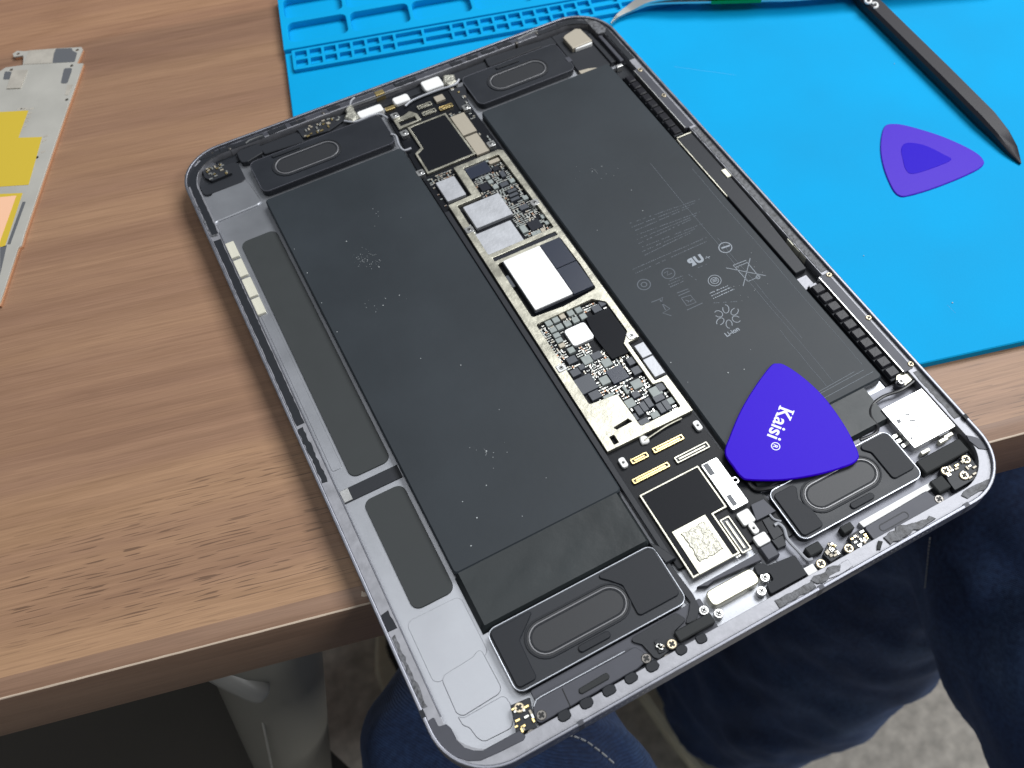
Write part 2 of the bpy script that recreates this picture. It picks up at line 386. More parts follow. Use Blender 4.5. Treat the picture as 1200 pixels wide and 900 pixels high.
# edge band: a solid strip along the front, its upper arris worn to the pale core
R_ = 1.0
prof = [(6, -28), (6, -.02)] + [(.55, -.02), (.35, -.08)]
eb = MB(); prof_b = [(6, -27.9), (6, 0.02), (.75, 0.02), (.45, -.12)]
def extr(profile, a0, a1, mb, seg=1, mi=0, jit=0.0):
    n = len(profile); vs = []; fs = []
    for i in range(seg + 1):
        a = a0 + (a1 - a0) * i / seg
        for (d, z) in profile:
            x, y = dk(a, d + random.uniform(-jit, jit)); vs.append((x, y, z + random.uniform(-jit, jit)))
    for i in range(seg):
        fs += [(i * n + k, i * n + (k + 1) % n, (i + 1) * n + (k + 1) % n, (i + 1) * n + k) for k in range(n)]
    fs += [tuple(range(n)), tuple(seg * n + k for k in range(n))[::-1]]
    mb.add(vs, fs, mi)
extr([(6, -28), (6, .03), (.5, .03), (0.1, -.25), (-.1, -.8), (-.1, -27), (.4, -28)], -700, 900, eb)
build('edge_band', eb, 'woodband', desk)
we = MB()
a = -260.0
while a < 330:
    l = random.uniform(6, 30); t = random.uniform(.18, .42)
    w0 = random.uniform(.0, .12)
    extr([(.42 + w0, .05), (.28 - t * .2, -.02), (-.01, -.20 - t * .2), (.3, -.5), (.8, -.2)], a, a + l, we, max(3, int(l / 3)), 0, .035)
    a += l + (random.uniform(2, 14) if random.random() < .08 else 0)
M['wear'] = mat('worn pale core', (.56, .45, .35), .5)
build('worn_edge', we, 'wear', desk)
for (dx, dy, s_) in ((211, 7.5, 1.1), (207.5, 3.2, 1.3)):     # two chips knocked out of the band
    c = dk(dx - 108, dy); build('chip', MB().prism([(c[0] + s_ * math.cos(q) * random.uniform(.3, .9), c[1] + s_ * math.sin(q) * random.uniform(.3, 1.1)) for q in [k * .9 for k in range(7)]], -.05, .06), 'wear', desk)
lg = MB(); lg.tube([(-34, 88, -28), (-47, 96, -100), (-84, 117, -300), (-160, 160, -720)], [(17, 20)] * 4, 24)
leg = build('leg', lg, 'legmetal', desk)
build('leg_seam', MB().tube([(-53, 85.5, -92), (-62, 82, -130), (-75, 88, -190), (-92, 97, -290)], .5, 6), 'steel', leg)
build('glide_bracket', MB().tube(smooth_path([(-62, 97, -34), (-57, 88, -48), (-48, 76, -58), (-45, 73, -62)], 4), [4, 4.5, 5, 5, 5, 5, 5, 4.8, 4.6, 4.4, 4, 3.6, 2.4][:13], 12), 'plasticw', desk)
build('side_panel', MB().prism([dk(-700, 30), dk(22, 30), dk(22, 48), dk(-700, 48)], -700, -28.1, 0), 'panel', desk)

# ------------------------------------------------------------------ silicone work mat
MU = Vector((0.966376, -0.257133)); MV = Vector((0.257133, 0.966376)); MC = Vector((4.92, 93.46))
def mt(a, b_): p = MC + MU * a + MV * b_; return (p.x, p.y)
def mrect(a0, a1, b0, b1, r=0, n=5):
    p = [mt(a0, b0), mt(a1, b0), mt(a1, b1), mt(a0, b1)]; return rounded(p, r, n) if r else p
wm = empty('work_mat', (*mt(170, 120), 0))
tag(wm, 'bright blue silicone repair mat with moulded trays, lying under the tablet', 'mat')
build('base_sheet', MB().prism(mrect(0, 345, 0, 245, 2), .02, 1.2, 0), 'mat', wm)
build('work_area', MB().prism(rounded([mt(0, 0), mt(345, 0), mt(345, 205.6), mt(0, 205.6)], [2, 2, 0, 0]), 1.2, 3, .35), 'mat', wm)
holes = []
for r_, (b0, b1) in enumerate(((210.5, 223.4), (226.8, 240))):
    for k in range(12):
        a0 = 2.7 + 26.35 * k - .6 * r_
        holes.append(mrect(a0, a0 + 24.6, b0, b1, 2.6))
sheet('tray_frame', wm, 'mat', rounded([mt(0, 206.3), mt(345, 206.3), mt(345, 245), mt(0, 245)], [0, 0, 2.5, 2.5]), holes, 1.2, 4.3, .35)
cells = []; a0 = 4.3
layout = [4.75] * 7 + [10.7] * 2 + [4.75] * 10 + [10.7] * 2 + [4.75] * 8
for w_ in layout:
    for (b0, b1) in ((193.9, 198.0), (199.4, 203.4)): cells.append(mrect(a0, a0 + w_, b0, b1, .35, 2))
    a0 += w_ + 1.2
sheet('parts_strip', wm, 'mat', mrect(3.0, a0 + .2, 192.2, 204.7, .6), cells, 2.9, 4.7, .22)
scr = MB()                                             # light scratches and crumbs on the mat
for (x0, y0, x1, y1) in ((760 + 30, 78, 826, 83), (826, 83, 862, 88), (1110, 357, 1120, 367)):
    p, q = at(x0, y0, 3.02), at(x1, y1, 3.02); scr.tube([(*p, 3.0), (*q, 3.0)], .05, 4)
M['scratch'] = mat('pale scratch', (.16, .50, .82), .6)
build('scratches', scr, 'scratch', wm)
cr = MB()
for (x, y) in ((1048, 75), (741, 13), (1116, 355), (1012, 300)):
    c = at(x, y, 3); cr.prism(circle(c, random.uniform(.12, .24), 5), 3.0, 3.25)
tag(build('lint', cr, 'dust', wm), kind='stuff')

# ------------------------------------------------------------------ the opened tablet
zA, zB, zC, zD, zE, zF = (200, 0, 4), (460, 0, 4), (200, 200, 4), (500, 180, 5.4545), (600, 320, 5.4545), (660, 460, 4.615)
zG, zH, zI, zJ, zK, zL = (720, 150, 4.615), (900, 280, 4), (840, 420, 3.3333), (360, 520, 4.615), (540, 600, 4), (460, 700, 4.5)
zM, zN, zO, zQ, zR, zS = (720, 600, 4.2857), (200, 130, 10), (640, 0, 10), (1060, 480, 8.571), (470, 800, 7.5), (330, 90, 6)
zT, zU, zV, zW, zX, zY, zP = (950, 600, 7.5), (740, 60, 7.5), (860, 560, 7.5), (600, 740, 7.5), (720, 420, 10), (640, 780, 7.5), (0, 0, 1)
TB, FL, RIM = 3.05, 4.3, 8.9
tab = empty('tablet', (89.25, 123.8, TB))
tag(tab, 'opened grey tablet without its screen, batteries and logic board showing, overhanging the desk', 'tablet')
def rr(i, r, sides=(0, 0, 0, 0)): l, r_, b_, t = [i + s for s in sides]; return rounded(box(l, 178.5 - r_, b_, 247.6 - t), r, 12)
hous = build('housing', MB().prism(rr(.98, 16), TB, FL, 0), 'alu', tab)
sheet('rim', hous, 'rim', rr(0, 17), [rr(1.0, 16)], TB, RIM, .28)
sheet('ledge', hous, 'ledge', rr(1.0, 16), [rr(0, 12.5, (4.5, 4.1, 4.95, 3.9))], FL + .01, 7.75, .12)
build('ledge_lip', MB().box(4.25, 4.6, 19, 206, 7.6, 8.0, .1), 'rim', hous)
part('dimmed_floor', hous, 'floorgrey', rounded(box(104.2, 174.2, 5.2, 44), 4), FL - .05, 4.5, .1)  # sheet added over the bright floor, duller to take off the lamp glare
for i in range(36):      # speaker holes in the near side wall
    x = 28 + 1.55 * i if i < 18 else 122 + 1.55 * (i - 18)
    build('speaker_hole', MB().box(x - .3, x + .3, -.03, .3, 5.9, 6.5), 'steel', hous)
for x0 in (34, 108, 158):  # plastic antenna breaks across the near rim
    build('antenna_break', MB().box(x0, x0 + 1.6, -.03, 1.2, TB + .2, RIM + .02), 'bracket', hous)
build('antenna_break', MB().box(-.03, 1.15, 20.5, 22.6, TB + .2, RIM + .02), 'pad', hous)
build('antenna_break', MB().box(177.3, 178.53, 22, 23.6, TB + .2, RIM + .02), 'pad', hous)
def plate(q, z, h=.28, name='floor_step', k='alu', r=2.0):
    return part(name, hous, k, rounded(ccw(q), r), FL - .05, z + h, .16)
part('floor_step', hous, 'alu', rounded(ccw(pts(zC, [(135, 165), (190, 115), (205, 82), (345, 34), (378, 70), (432, 150), (215, 240), (195, 275)], 4.8)), 2.0), FL - .05, 4.95, .35)
plate(pts(zL, [(252, 420), (420, 315), (462, 262), (585, 495), (372, 628), (336, 612)], 4.5), FL, .22)
plate(pts(zL, [(338, 622), (372, 636), (590, 512), (622, 560), (640, 640), (628, 690), (480, 765), (442, 738), (405, 688), (370, 676)], 4.5), FL, .2)
plate([(6.2, 28), (22.6, 28.5), (22.6, 47), (6.2, 47.2)], FL, .10)
plate([(5.2, 100), (8.6, 100), (8.6, 187), (5.2, 187)], FL, .12, r=.8)

def jag(q, amp=.35, step=1.6):
    out = []; N = len(q)
    for i in range(N):
        a, b_ = Vector(q[i]), Vector(q[(i + 1) % N]); n = max(1, int((b_ - a).length / step))
        for k in range(n):
            p = a.lerp(b_, k / n); out.append((p.x + random.uniform(-amp, amp), p.y + random.uniform(-amp, amp)))
    return out
def residue(q, z=7.75, h=.25, k='residue', amp=.3, step=1.3):
    return build('adhesive_residue', MB().prism(jag(q, amp, step), z - .05, z + h, .1), k, hous)
residue(box(1.35, 3.9, 118, 203), h=.10, k='pad', amp=.12); residue(box(1.3, 3.0, 96, 117), h=.10, k='pad'); residue(box(1.2, 3.6, 45.5, 51), h=.12, k='pad')
residue(box(1.2, 2.4, 23, 44), h=.14); residue(box(1.3, 3.3, 205, 222), h=.1)
residue(box(174.7, 177.3, 88.5, 167.5), h=.16, amp=.15, k='residue'); residue(box(175.2, 177.3, 24, 43), h=.12, amp=.15)
residue(box(96, 108, 1.3, 3.4)); residue(box(112.5, 120, 1.4, 3.6), k='ledge', h=.3)
residue(pts(zT, [(640, 240), (760, 130), (1080, 40), (1105, 60), (700, 290)], 7.9), h=.5, amp=.5)
residue(pts(zT, [(0, 590), (150, 500), (255, 460), (260, 520), (60, 640)], 7.9), h=.35, amp=.4)
residue(pts(zT, [(580, 290), (600, 250), (640, 260), (620, 330), (580, 330)], 7.9), h=.5, k='foam')
residue(pts(zQ, [(560, 860), (720, 740), (870, 690), (900, 720), (800, 800), (640, 900)], 7.9), h=.3)
residue(pts(zQ, [(620, 260), (720, 270), (830, 330), (820, 400), (740, 390), (640, 310)], 7.9), h=.25, k='bracket')
for x0, x1 in ((30.3, 33.9), (36.7, 40.4), (43.3, 47.1), (49.9, 53.6), (56.3, 60.0), (65.4, 68.6), (71.6, 74.8)):
    build('foam_tab', MB().prism(jag(rounded(box(x0, x1, 2.9, 5.6), 1.2), .1, 1), 7.0, 8.05, .25), 'pad', tab)
# far ledge: dark lumps of gasket and residue
residue(box(8, 170, 244.1, 246.3), z=7.75, h=.12, k='bracket', amp=.15)
for (x, l, w) in ((9, 6, 2.2), (17, 5.5, 2), (36, 7, 2.3), (45, 6, 2), (60, 5, 1.6), (88, 9, 2.2), (112, 5, 2), (119, 5, 2), (126, 5.5, 2), (133, 6, 2), (160, 8, 2)):
    residue(box(x, x + l, 246.2 - w, 246.0), z=7.8, h=.3, k='pad', amp=.25)
# corner gaskets
part('edge_cover', tab, 'pad', box(14, 164, 239.6, 243.6), FL, 5.0, .1)
def corner_strip(cx, sx, ytail, xtail):
    cy = 230.6; o_, i_ = 15.3, 13.0
    arc_o = [(cx + sx * o_ * math.cos(t), cy + o_ * math.sin(t)) for t in [math.pi / 2 * k / 10 for k in range(11)]]
    arc_i = [(cx + sx * i_ * math.cos(t), cy + i_ * math.sin(t)) for t in [math.pi / 2 * k / 10 for k in range(11)]]
    q = [(cx + sx * o_, ytail)] + arc_o + [(xtail, cy + o_), (xtail, cy + i_)] + arc_i[::-1] + [(cx + sx * i_, ytail)]
    build('corner_gasket', MB().prism(jag(q, .12, 1.5), 7.7, 7.95, .1), 'pad', tab)
corner_strip(17, -1, 206, 34); corner_strip(161.5, 1, 212, 150)
build('corner_gasket', MB().prism(rounded(ccw(pts(zR, [(235, 335), (290, 300), (330, 385), (400, 365), (440, 400), (490, 500), (560, 570), (640, 595), (720, 595), (985, 450), (1040, 420), (1100, 470), (1080, 510), (860, 620), (700, 690), (590, 695), (420, 640), (330, 560), (265, 450)], 7.6)), .5), FL, 7.9, .2), 'bracket', tab)
build('corner_gasket', MB().prism(rounded(ccw(pts(zO, [(420, 190), (500, 190), (620, 260), (700, 330), (690, 380), (600, 400), (520, 310), (450, 240)], 8.0)), .5), FL, 8.2, .2), 'residue', tab)
build('corner_gasket', MB().prism(rounded(ccw(pts(zN, [(165, 740), (210, 740), (230, 690), (290, 640), (330, 690), (280, 740), (270, 860), (200, 900), (165, 860)], 7.8)), .5), FL, 8.0, .2), 'pad', tab)

# graphite sheets, flex and contact pads along the left side
part('graphite_sheet', tab, 'graphite', box(9.4, 22.4, 95.2, 200.7), FL, 4.75, .1, 2.6)
part('graphite_sheet', tab, 'graphite', box(9.5, 22.2, 48.8, 86.4), FL, 4.75, .1, 2.6)
part('side_flex', tab, 'pcbgrey', box(4.9, 23.2, 88.3, 92.9), FL, 4.65, .1)
build('flex_tip', MB().box(4.7, 7.4, 88.5, 92.7, 4.65, 4.9, .08), 'steel', tab)
for q in ([(250, 345), (295, 328), (322, 395), (282, 415)], [(290, 425), (333, 410), (363, 483), (325, 500)], [(332, 510), (375, 497), (410, 580), (367, 595)], [(375, 605), (415, 590), (448, 660), (408, 678)]):
    part('contact_pad', tab, 'cream', rect(zC, q, 5.2), FL, 5.3, .15, .25)

# batteries
def battery(x0, x1, y0, y1, flap):
    b_ = build('battery', MB().prism(rounded(box(x0, x1, y0, y1), 1.4), FL + .05, 7.6, .45), 'battery', tab)
    return b_
batl = battery(23.5, 76.9, 51.8, 213.2, None)
batr = battery(110.8, 166.6, 46.2, 215.2, None)
def flap(parent, x0, x1, y0, y1, z):
    n, mm = 40, 14; mb = MB(); vs = []; fs = []
    for j in range(mm + 1):
        for i in range(n + 1):
            u, v = i / n, j / mm; x = x0 + (x1 - x0) * u; y = y0 + (y1 - y0) * v
            w = z + (v ** 3) * .35 + .12 * math.sin(4 * u + 3 * v) * math.sin(3.2 * v) + .03 * math.sin(17 * u - 9 * v)
            if j in (0,) or i in (0, n): w = FL + .1
            vs.append((x, y, w))
    for j in range(mm):
        for i in range(n): k = j * (n + 1) + i; fs.append((k, k + 1, k + n + 2, k + n + 1))
    return build('battery_flap', mb.add(vs, fs), 'flap', parent)
flap(batl, 23.3, 76.5, 33.95, 51.9, 6.95)
flap(batr, 110.9, 160.5, 33.4, 46.4, 6.7)
# seam creases on the right battery
cz = MB()
for (x, a, b_) in ((152.2, 52, 160), (153.6, 70, 118), (163.8, 53, 150), (149.4, 52, 76)):
    cz.tube([(x + .12 * math.sin(q), a + (b_ - a) * q / 14, 7.61) for q in range(15)], .045, 4)
for (a, b_, y) in ((140, 163, 50.5), (138, 165, 48.6), (146, 160, 51.4)): cz.tube([(a, y, 7.61), (b_, y + .6, 7.61)], .06, 4)
build('pouch_crease', cz, 'print', batr)
# dust on the batteries
def dust(parent, spots, cl):
    mb = MB(); rnd = random.Random(3)
    for (x, y, r_) in spots:
        r_ *= .72; c = at(x, y, 7.62); mb.prism([(c[0] + r_ * math.cos(k) * rnd.uniform(.6, 1.3), c[1] + r_ * math.sin(k) * rnd.uniform(.6, 1.3)) for k in (0, 1.2, 2.5, 3.8, 5)], 7.59, 7.59 + r_ * .8, 0)
    for (x, y, sx, sy, n) in cl:
        for k in range(n):
            c = at(rnd.gauss(x, sx), rnd.gauss(y, sy), 7.62); r_ = rnd.uniform(.04, .13)
            mb.prism([(c[0] + r_ * math.cos(k) * rnd.uniform(.5, 1.5), c[1] + r_ * math.sin(k) * rnd.uniform(.5, 1.5)) for k in (0, 1.2, 2.5, 3.8, 5)], 7.59, 7.6 + r_, 0)
    tag(build('dust', mb, 'dust', parent), kind='stuff')
def lint(parent, lines):
    mb = MB()
    for q in lines: mb.tube(smooth_path([(*at(x, y, 7.65), 7.64) for x, y in q], 4), .035, 4)
    tag(build('lint', mb, 'dust', parent), kind='stuff')
lint(batl, [[(567, 526), (570, 530), (569, 534)], [(432, 297), (437, 299), (441, 298)]])
lint(batr, [[(692, 197), (697, 199), (700, 203)]])
dust(batl, [(345, 292, .22), (360, 320, .24), (406, 283, .28), (377, 355, .2), (444, 313, .3), (449, 358, .24), (468, 346, .24), (452, 350, .2), (570, 529, .34), (570, 569, .26), (559, 607, .34), (542, 588, .26), (612, 605, .2), (540, 428, .3), (395, 389, .24), (493, 420, .2), (585, 480, .18), (640, 560, .18), (470, 255, .14), (552, 640, .3)],
     [(424, 303, 6, 5, 34), (440, 309, 7, 4, 16), (440, 246, 3, 8, 6), (570, 528, 12, 12, 8), (455, 352, 14, 10, 10)])
dust(batr, [(694, 201, .28), (705, 195, .2), (753, 247, .26), (740, 223, .2), (853, 437, .34), (872, 433, .25), (786, 425, .28), (700, 270, .2), (806, 448, .16)],
     [(700, 205, 14, 6, 10), (880, 330, 14, 40, 18)])

# ink on the right battery: faint approval marks; the small print is far too fine to read and stays as broken strokes
def bp(x, y): return at(720 + x / 6, 280 + y / 6, 7.64)           # read off the enlarged view of the marks
def strokes(segs, k, r_=.11, name='print_mark'):
    mb = MB()
    for s in segs:
        q = [Vector(bp(*p)) for p in s]; N = len(q); vs = []
        for i, p in enumerate(q):
            t = q[min(i + 1, N - 1)] - q[max(i - 1, 0)]
            if t.length < 1e-6: t = Vector((1, 0))
            n_ = Vector((-t.y, t.x)).normalized() * r_; vs += [(p.x + n_.x, p.y + n_.y, 7.615), (p.x - n_.x, p.y - n_.y, 7.615)]
        mb.add(vs, [(2 * i, 2 * i + 1, 2 * i + 3, 2 * i + 2) for i in range(N - 1)])
    return build(name, mb, k, batr)
def arc(cx, cy, rx, ry, a0=0, a1=360, n=18, tilt=0):
    out = []
    for k in range(n + 1):
        t = math.radians(a0 + (a1 - a0) * k / n); x, y = rx * math.cos(t), ry * math.sin(t); c, s = math.cos(tilt), math.sin(tilt)
        out.append((cx + x * c - y * s, cy + x * s + y * c))
    return out
strokes([arc(780, 60, 46, 36), [(752, 68), (812, 48)], [(752, 62), (812, 42)]], 'print', .15)
strokes([[(835, 185), (925, 150), (935, 165), (850, 200), (835, 185)], [(850, 200), (940, 300), (1015, 265), (1005, 250), (935, 165)], [(785, 203), (1065, 258)], [(955, 135), (905, 330)], [(940, 300), (955, 290)], arc(1010, 268, 14, 12)], 'print', .10)
strokes([arc(705, 292, 46, 38), arc(705, 292, 28, 22), [(690, 296), (722, 284)], [(692, 304), (724, 292)], [(688, 288), (718, 276)]], 'print', .10)
strokes([arc(208, 320, 46, 37), arc(208, 320, 20, 16)], 'print2', .16); strokes([arc(380, 242, 46, 37), [(350, 240), (375, 225), (372, 255), (405, 240)]], 'print2', .14)
strokes([[(300, 430), (340, 410), (330, 450), (390, 490), (340, 520), (400, 540)], [(260, 445), (300, 430)], [(320, 425), (360, 500)]], 'print2', .14)
strokes([[(470, 415), (535, 395), (575, 445), (510, 470), (470, 415)], [(500, 430), (540, 440)], [(515, 445), (550, 425)], [(440, 380), (520, 350)], [(450, 400), (530, 365)], [(510, 500), (620, 450)]], 'print2', .13)
ring_ = []
for k in range(6):                                                   # recycling loop of chasing arrows
    a = k * math.pi / 3 + .35; cx, cy = 795 + 66 * math.cos(a), 545 + 54 * math.sin(a)
    ring_.append(arc(cx, cy, 30, 22, 0, 300, 8, a))
strokes(ring_, 'print', .11)
def btext(body, x, y, size, k, bold=.0, x2=None, y2=None):
    p, q = bp(x, y), bp(x + 60 if x2 is None else x2, y - 26 if y2 is None else y2)
    return text('print_mark', batr, k, body, p, math.atan2(q[1] - p[1], q[0] - p[0]), size, 7.63, bold)
btext('Li-ion', 790, 690, 2.3, 'print', .05, 940, 610)
btext('U', 583, 172, 4.2, 'print', .25)
u_ = text('print_mark', batr, 'print', 'R', (0, 0), 0, 4.2, 7.63, .25)   # the mark's R is mirrored
u_.data.transform(Matrix.Diagonal((-1, 1, 1, 1))); u_.data.flip_normals()
p_, q_ = bp(578, 175), bp(638, 149); u_.data.transform(Matrix.Rotation(math.atan2(q_[1] - p_[1], q_[0] - p_[0]), 4, 'Z')); u_.location = (Vector((p_[0], p_[1], 7.63)) - ORG[batr.name]) * S
strokes([[(645, 122), (668, 136)], [(640, 136), (672, 122)]], 'print', .1)
rnd = random.Random(5); fine = MB(); fine2 = MB()
def smallprint(x0, y0, x1, y1, mb, h=.28):
    """an unreadable line of fine print: a row of broken strokes"""
    p, q = Vector(bp(x0, y0)), Vector(bp(x1, y1)); d = (q - p); L_ = d.length; d /= L_; n = Vector((-d.y, d.x)); s = 0
    while s < L_:
        w = rnd.uniform(.25, .8); a, b_ = p + d * s, p + d * min(L_, s + w)
        if rnd.random() < .82:
            hh = h * rnd.uniform(.5, 1.2); mb.add([(*a, 7.612), (*b_, 7.612), (*(b_ + n * hh), 7.612), (*(a + n * hh), 7.612)], [(0, 1, 2, 3)])
        s += w + rnd.uniform(.12, .4)
for i in range(9): smallprint(110 + 12 * i, 120 - 0 + 0 - 52 * (8 - i) * .55, 600 + 4 * i - 40 * (i % 3), 10 - 52 * (8 - i) * .55 - 60, fine2)
for i in range(2): smallprint(130 + 20 * i, 215 + 28 * i, 650, -10 + 28 * i, fine2)
for i in range(3): smallprint(672 + 12 * i, 385 + 18 * i, 800 + 22 * i, 330 + 12 * i, fine, .35)
for i in range(3): smallprint(370 + 12 * i, 305 + 18 * i, 480 + 4 * i, 262 + 18 * i, fine2, .35)
smallprint(700, 452, 880, 440, fine2); smallprint(560, 215, 650, 178, fine2); smallprint(520, 250, 575, 290, fine2)
build('fine_print', fine, 'print', batr); build('fine_print', fine2, 'print2', batr)

# speakers
def speaker(x0, x1, y0, y1, c0, c1, r_, pads, rim_k, z=7.0, notes=()):
    s = build('speaker', MB().prism(rounded(box(x0, x1, y0, y1), 2.6), FL + .05, z, .25), 'speaker', tab)
    sheet('speaker_rim', s, rim_k, rounded(box(x0 - .12, x1 + .12, y0 - .12, y1 + .12), 2.7), [rounded(box(x0 + .26, x1 - .26, y0 + .26, y1 - .26), 2.2)], z - .5, z + .12, .12)
    for q in pads: build('speaker_pad', MB().prism(q, z - .02, z + .55, .18), 'pad', s)
    for ro, ri, k, h in ((r_, r_ - .55, 'pad', .30), (r_ - .55, r_ - 1.15, 'membrane', .12), (r_ - 1.15, r_ - 1.55, 'ring', .26), (r_ - 1.7, r_ - 2.05, 'pad', .12)):
        sheet('surround', s, k, stadium(c0, c1, ro), [stadium(c0, c1, ri)], z - .05, z + h, .1)
    build('membrane', MB().prism(stadium(c0, c1, r_ - 2.05), z - .02, z + .10, .05), 'membrane', s)
    return s
def rp(q, r_=1.0): return rounded(ccw(q), r_)
# near left
speaker(24.1, 75.9, 14.8, 33.6, (37.4, 24.4), (57.2, 24.4), 5.7,
        [rp([(24.9, 15.9), (30.6, 15.9), (30.6, 19.2), (31.0, 27), (36, 31), (38, 32.8), (24.9, 32.8)], 1.2),
         rp([(62.0, 17.4), (75.1, 17.4), (75.1, 32.8), (57, 32.8), (60, 30), (62.6, 27)], 1.2), rp(box(43.5, 53, 16.2, 18.2), .9)], 'gasket')
speaker(113.0, 155.6, 14.0, 31.2, (125.6, 23.2), (140.8, 23.2), 5.5,
        [rp([(113.9, 15), (121.0, 15), (121, 20), (119.4, 25), (122, 29.6), (113.9, 29.6)], 1.2), rp([(147, 17), (154.9, 17), (154.9, 30.4), (144, 30.4), (147, 27)], 1.2), rp(box(131, 139, 15, 17), .9)], 'gasket')
speaker(24.3, 76.6, 217.2, 234.4, (36.6, 226.2), (52.2, 226.2), 5.6, [rp(box(33, 44, 232.2, 233.6), .6)], 'bracket')
speaker(112.4, 154.4, 219.2, 237.0, (125.6, 227.4), (140.4, 227.4), 5.6, [rp(box(127, 137, 234.2, 235.6), .6)], 'bracket')

# logic board
lb = empty('logic_board', (94, 120, FL)); lb.parent = tab; lb.location = (Vector((94, 120, FL)) - ORG[tab.name]) * S
build('circuit_board', MB().prism(rounded([(78.8, 24), (100, 24), (100, 21), (112, 21), (112, 48), (109.6, 50), (109.6, 240), (79.4, 236), (77.6, 200), (77.6, 60)], .6), FL, 6.0, .08), 'pcb', lb)
F1 = [(92.2, 191.6), (106.6, 191.6), (107.5, 150.2), (82.2, 150.2), (82.5, 176), (92.2, 176)]
F2 = [(83.0, 145.1), (107.1, 145.1), (107.4, 131), (106.9, 119.6), (94, 118.4), (83.0, 119.4)]
F3 = [(82.7, 116.3), (103.5, 116.5), (107, 113.3), (107, 99.6), (103.6, 96), (103.6, 78.4), (106.8, 77.9), (106.8, 67.4), (92.7, 67.4), (92.3, 80.6), (83.0, 81.6)]
fr_out = [(79.6, 64.7), (109.3, 64.6), (109.2, 79.2), (104.9, 79.2), (104.9, 95.6), (109.2, 96), (109.1, 192.6), (107.6, 193.8), (89.3, 193.6), (89.2, 178.1), (79.9, 177.8)]
slot1 = pts(zF, [(270, 190), (350, 140), (375, 155), (290, 200)], 7.6); slot2 = pts(zF, [(248, 240), (275, 228), (302, 270), (275, 282)], 7.6)
sheet('shield_frame', lb, 'frame', fr_out, [rounded(F1, .5, 2), rounded(F2, .8, 2), rounded(F3, .5, 2), box(82.8, 107.0, 146.5, 148.3), rounded(slot1, .2, 2), rounded(slot2, .2, 2)], 6.0, 7.6, .10)
build('slot_plate', MB().box(82.6, 107.2, 146.3, 148.5, 6.0, 7.2), 'chipb', lb)
def chip(k, q, z1=7.0, b=.08, r=0, name='chip'): return part(name, lb, k, rounded(ccw(q), r) if r else q, 6.0, z1, b)
# far section: sticker, frame, beige chips, connectors
sheet('sticker_frame', lb, 'frame', [(80.0, 196.2), (99.6, 196.6), (99.2, 222.2), (83.2, 222.2), (83.2, 209.6), (80.2, 208)], [[(80.8, 197), (98.9, 197.3), (98.5, 221.5), (84, 221.5), (84, 208.9), (80.9, 207.2)]], 6.0, 6.95, .06)
chip('sticker', [(80.85, 197.05), (98.85, 197.35), (98.45, 221.45), (84.05, 221.45), (84.05, 208.85), (80.95, 207.15)], 6.9)
chip('chipt', rect(zB, [(270, 550), (330, 525), (395, 605), (335, 640)], 7), 7.0); chip('chipt', rect(zB, [(340, 645), (395, 620), (455, 705), (395, 725)], 7), 7.0)
sheet('antenna_bracket', lb, 'frame', [(80.2, 222.9), (89.6, 223.6), (89.6, 227.4), (87.5, 230.2), (84.6, 229.0), (80.2, 229)], [box(81.4, 88.2, 224.2, 226.8)], 6.0, 6.9, .06)
chip('chipt', box(98.7, 102.5, 229.4, 232.6), 7.0)
def connector(q, k, z=6.0, name='connector'):
    """press-fit board connector: shell, dark well, centre tongue and end posts"""
    xs, ys = [p[0] for p in q], [p[1] for p in q]; x0, x1, y0, y1 = min(xs), max(xs), min(ys), max(ys); horiz = (x1 - x0) > (y1 - y0)
    w = .42
    c = sheet(name, lb, k, rounded(box(x0, x1, y0, y1), .3, 3), [rounded(box(x0 + w, x1 - w, y0 + w, y1 - w), .15, 2)], z, z + .75, .06)
    build('well', MB().box(x0 + w, x1 - w, y0 + w, y1 - w, z, z + .25), 'chipd', c)
    if horiz: build('tongue', MB().box(x0 + 1.1, x1 - 1.1, (y0 + y1) / 2 - .28, (y0 + y1) / 2 + .28, z + .25, z + .65, .06), k, c)
    else: build('tongue', MB().box((x0 + x1) / 2 - .35, (x0 + x1) / 2 + .35, y0 + 1.1, y1 - 1.1, z + .25, z + .65, .06), k, c)
    return c
connector(box(91, 96.9, 229.4, 231.4), 'frame'); connector(box(91.2, 96.8, 225.2, 227.2), 'frame'); connector(box(98.0, 103.6, 224.6, 226.6), 'gold')
for q in ([(0, 460), (70, 435), (80, 465), (10, 495)], [(130, 385), (215, 355), (240, 395), (155, 430)]): part('insulator_clip', tab, 'white', rp(rect(zB, q, 7.2), .9), FL, 7.3, .25)
part('insulator_clip', tab, 'white', rp(rect(zS, [(530, 245), (690, 190), (720, 225), (550, 300)], 7.2), .9), FL, 7.3, .25)
# middle section
chip('shield', rect(zD, [(55, 190), (165, 140), (260, 255), (135, 305)], 7.3), 7.3, .15, .4, 'shield_can')
chip('shield', rect(zD, [(230, 340), (460, 250), (550, 380), (320, 480)], 7.4), 7.4, .15, .4, 'shield_can')
chip('shield', rect(zD, [(300, 520), (530, 430), (630, 550), (390, 655)], 7.4), 7.5, .15, .4, 'shield_can')
chip('chipn', rect(zD, [(235, 95), (370, 40), (415, 105), (285, 165)], 7), 7.0)
soc = build('processor', MB().prism(rounded(box(84.6, 106.9, 120.4, 145.0), .3), 6.0, 7.6, .1), 'chipb', lb)
build('chip_lid', MB().prism(rounded(box(85.0, 99.0, 121.0, 144.7), .4), 7.6, 8.35, .12), 'lid', soc)
build('memory_chip', MB().prism(box(99.2, 106.7, 133.0, 144.8), 7.6, 8.25, .08), 'chipn', soc)
build('memory_chip', MB().prism(box(99.2, 106.7, 120.6, 132.7), 7.6, 8.25, .08), 'chipn', soc)
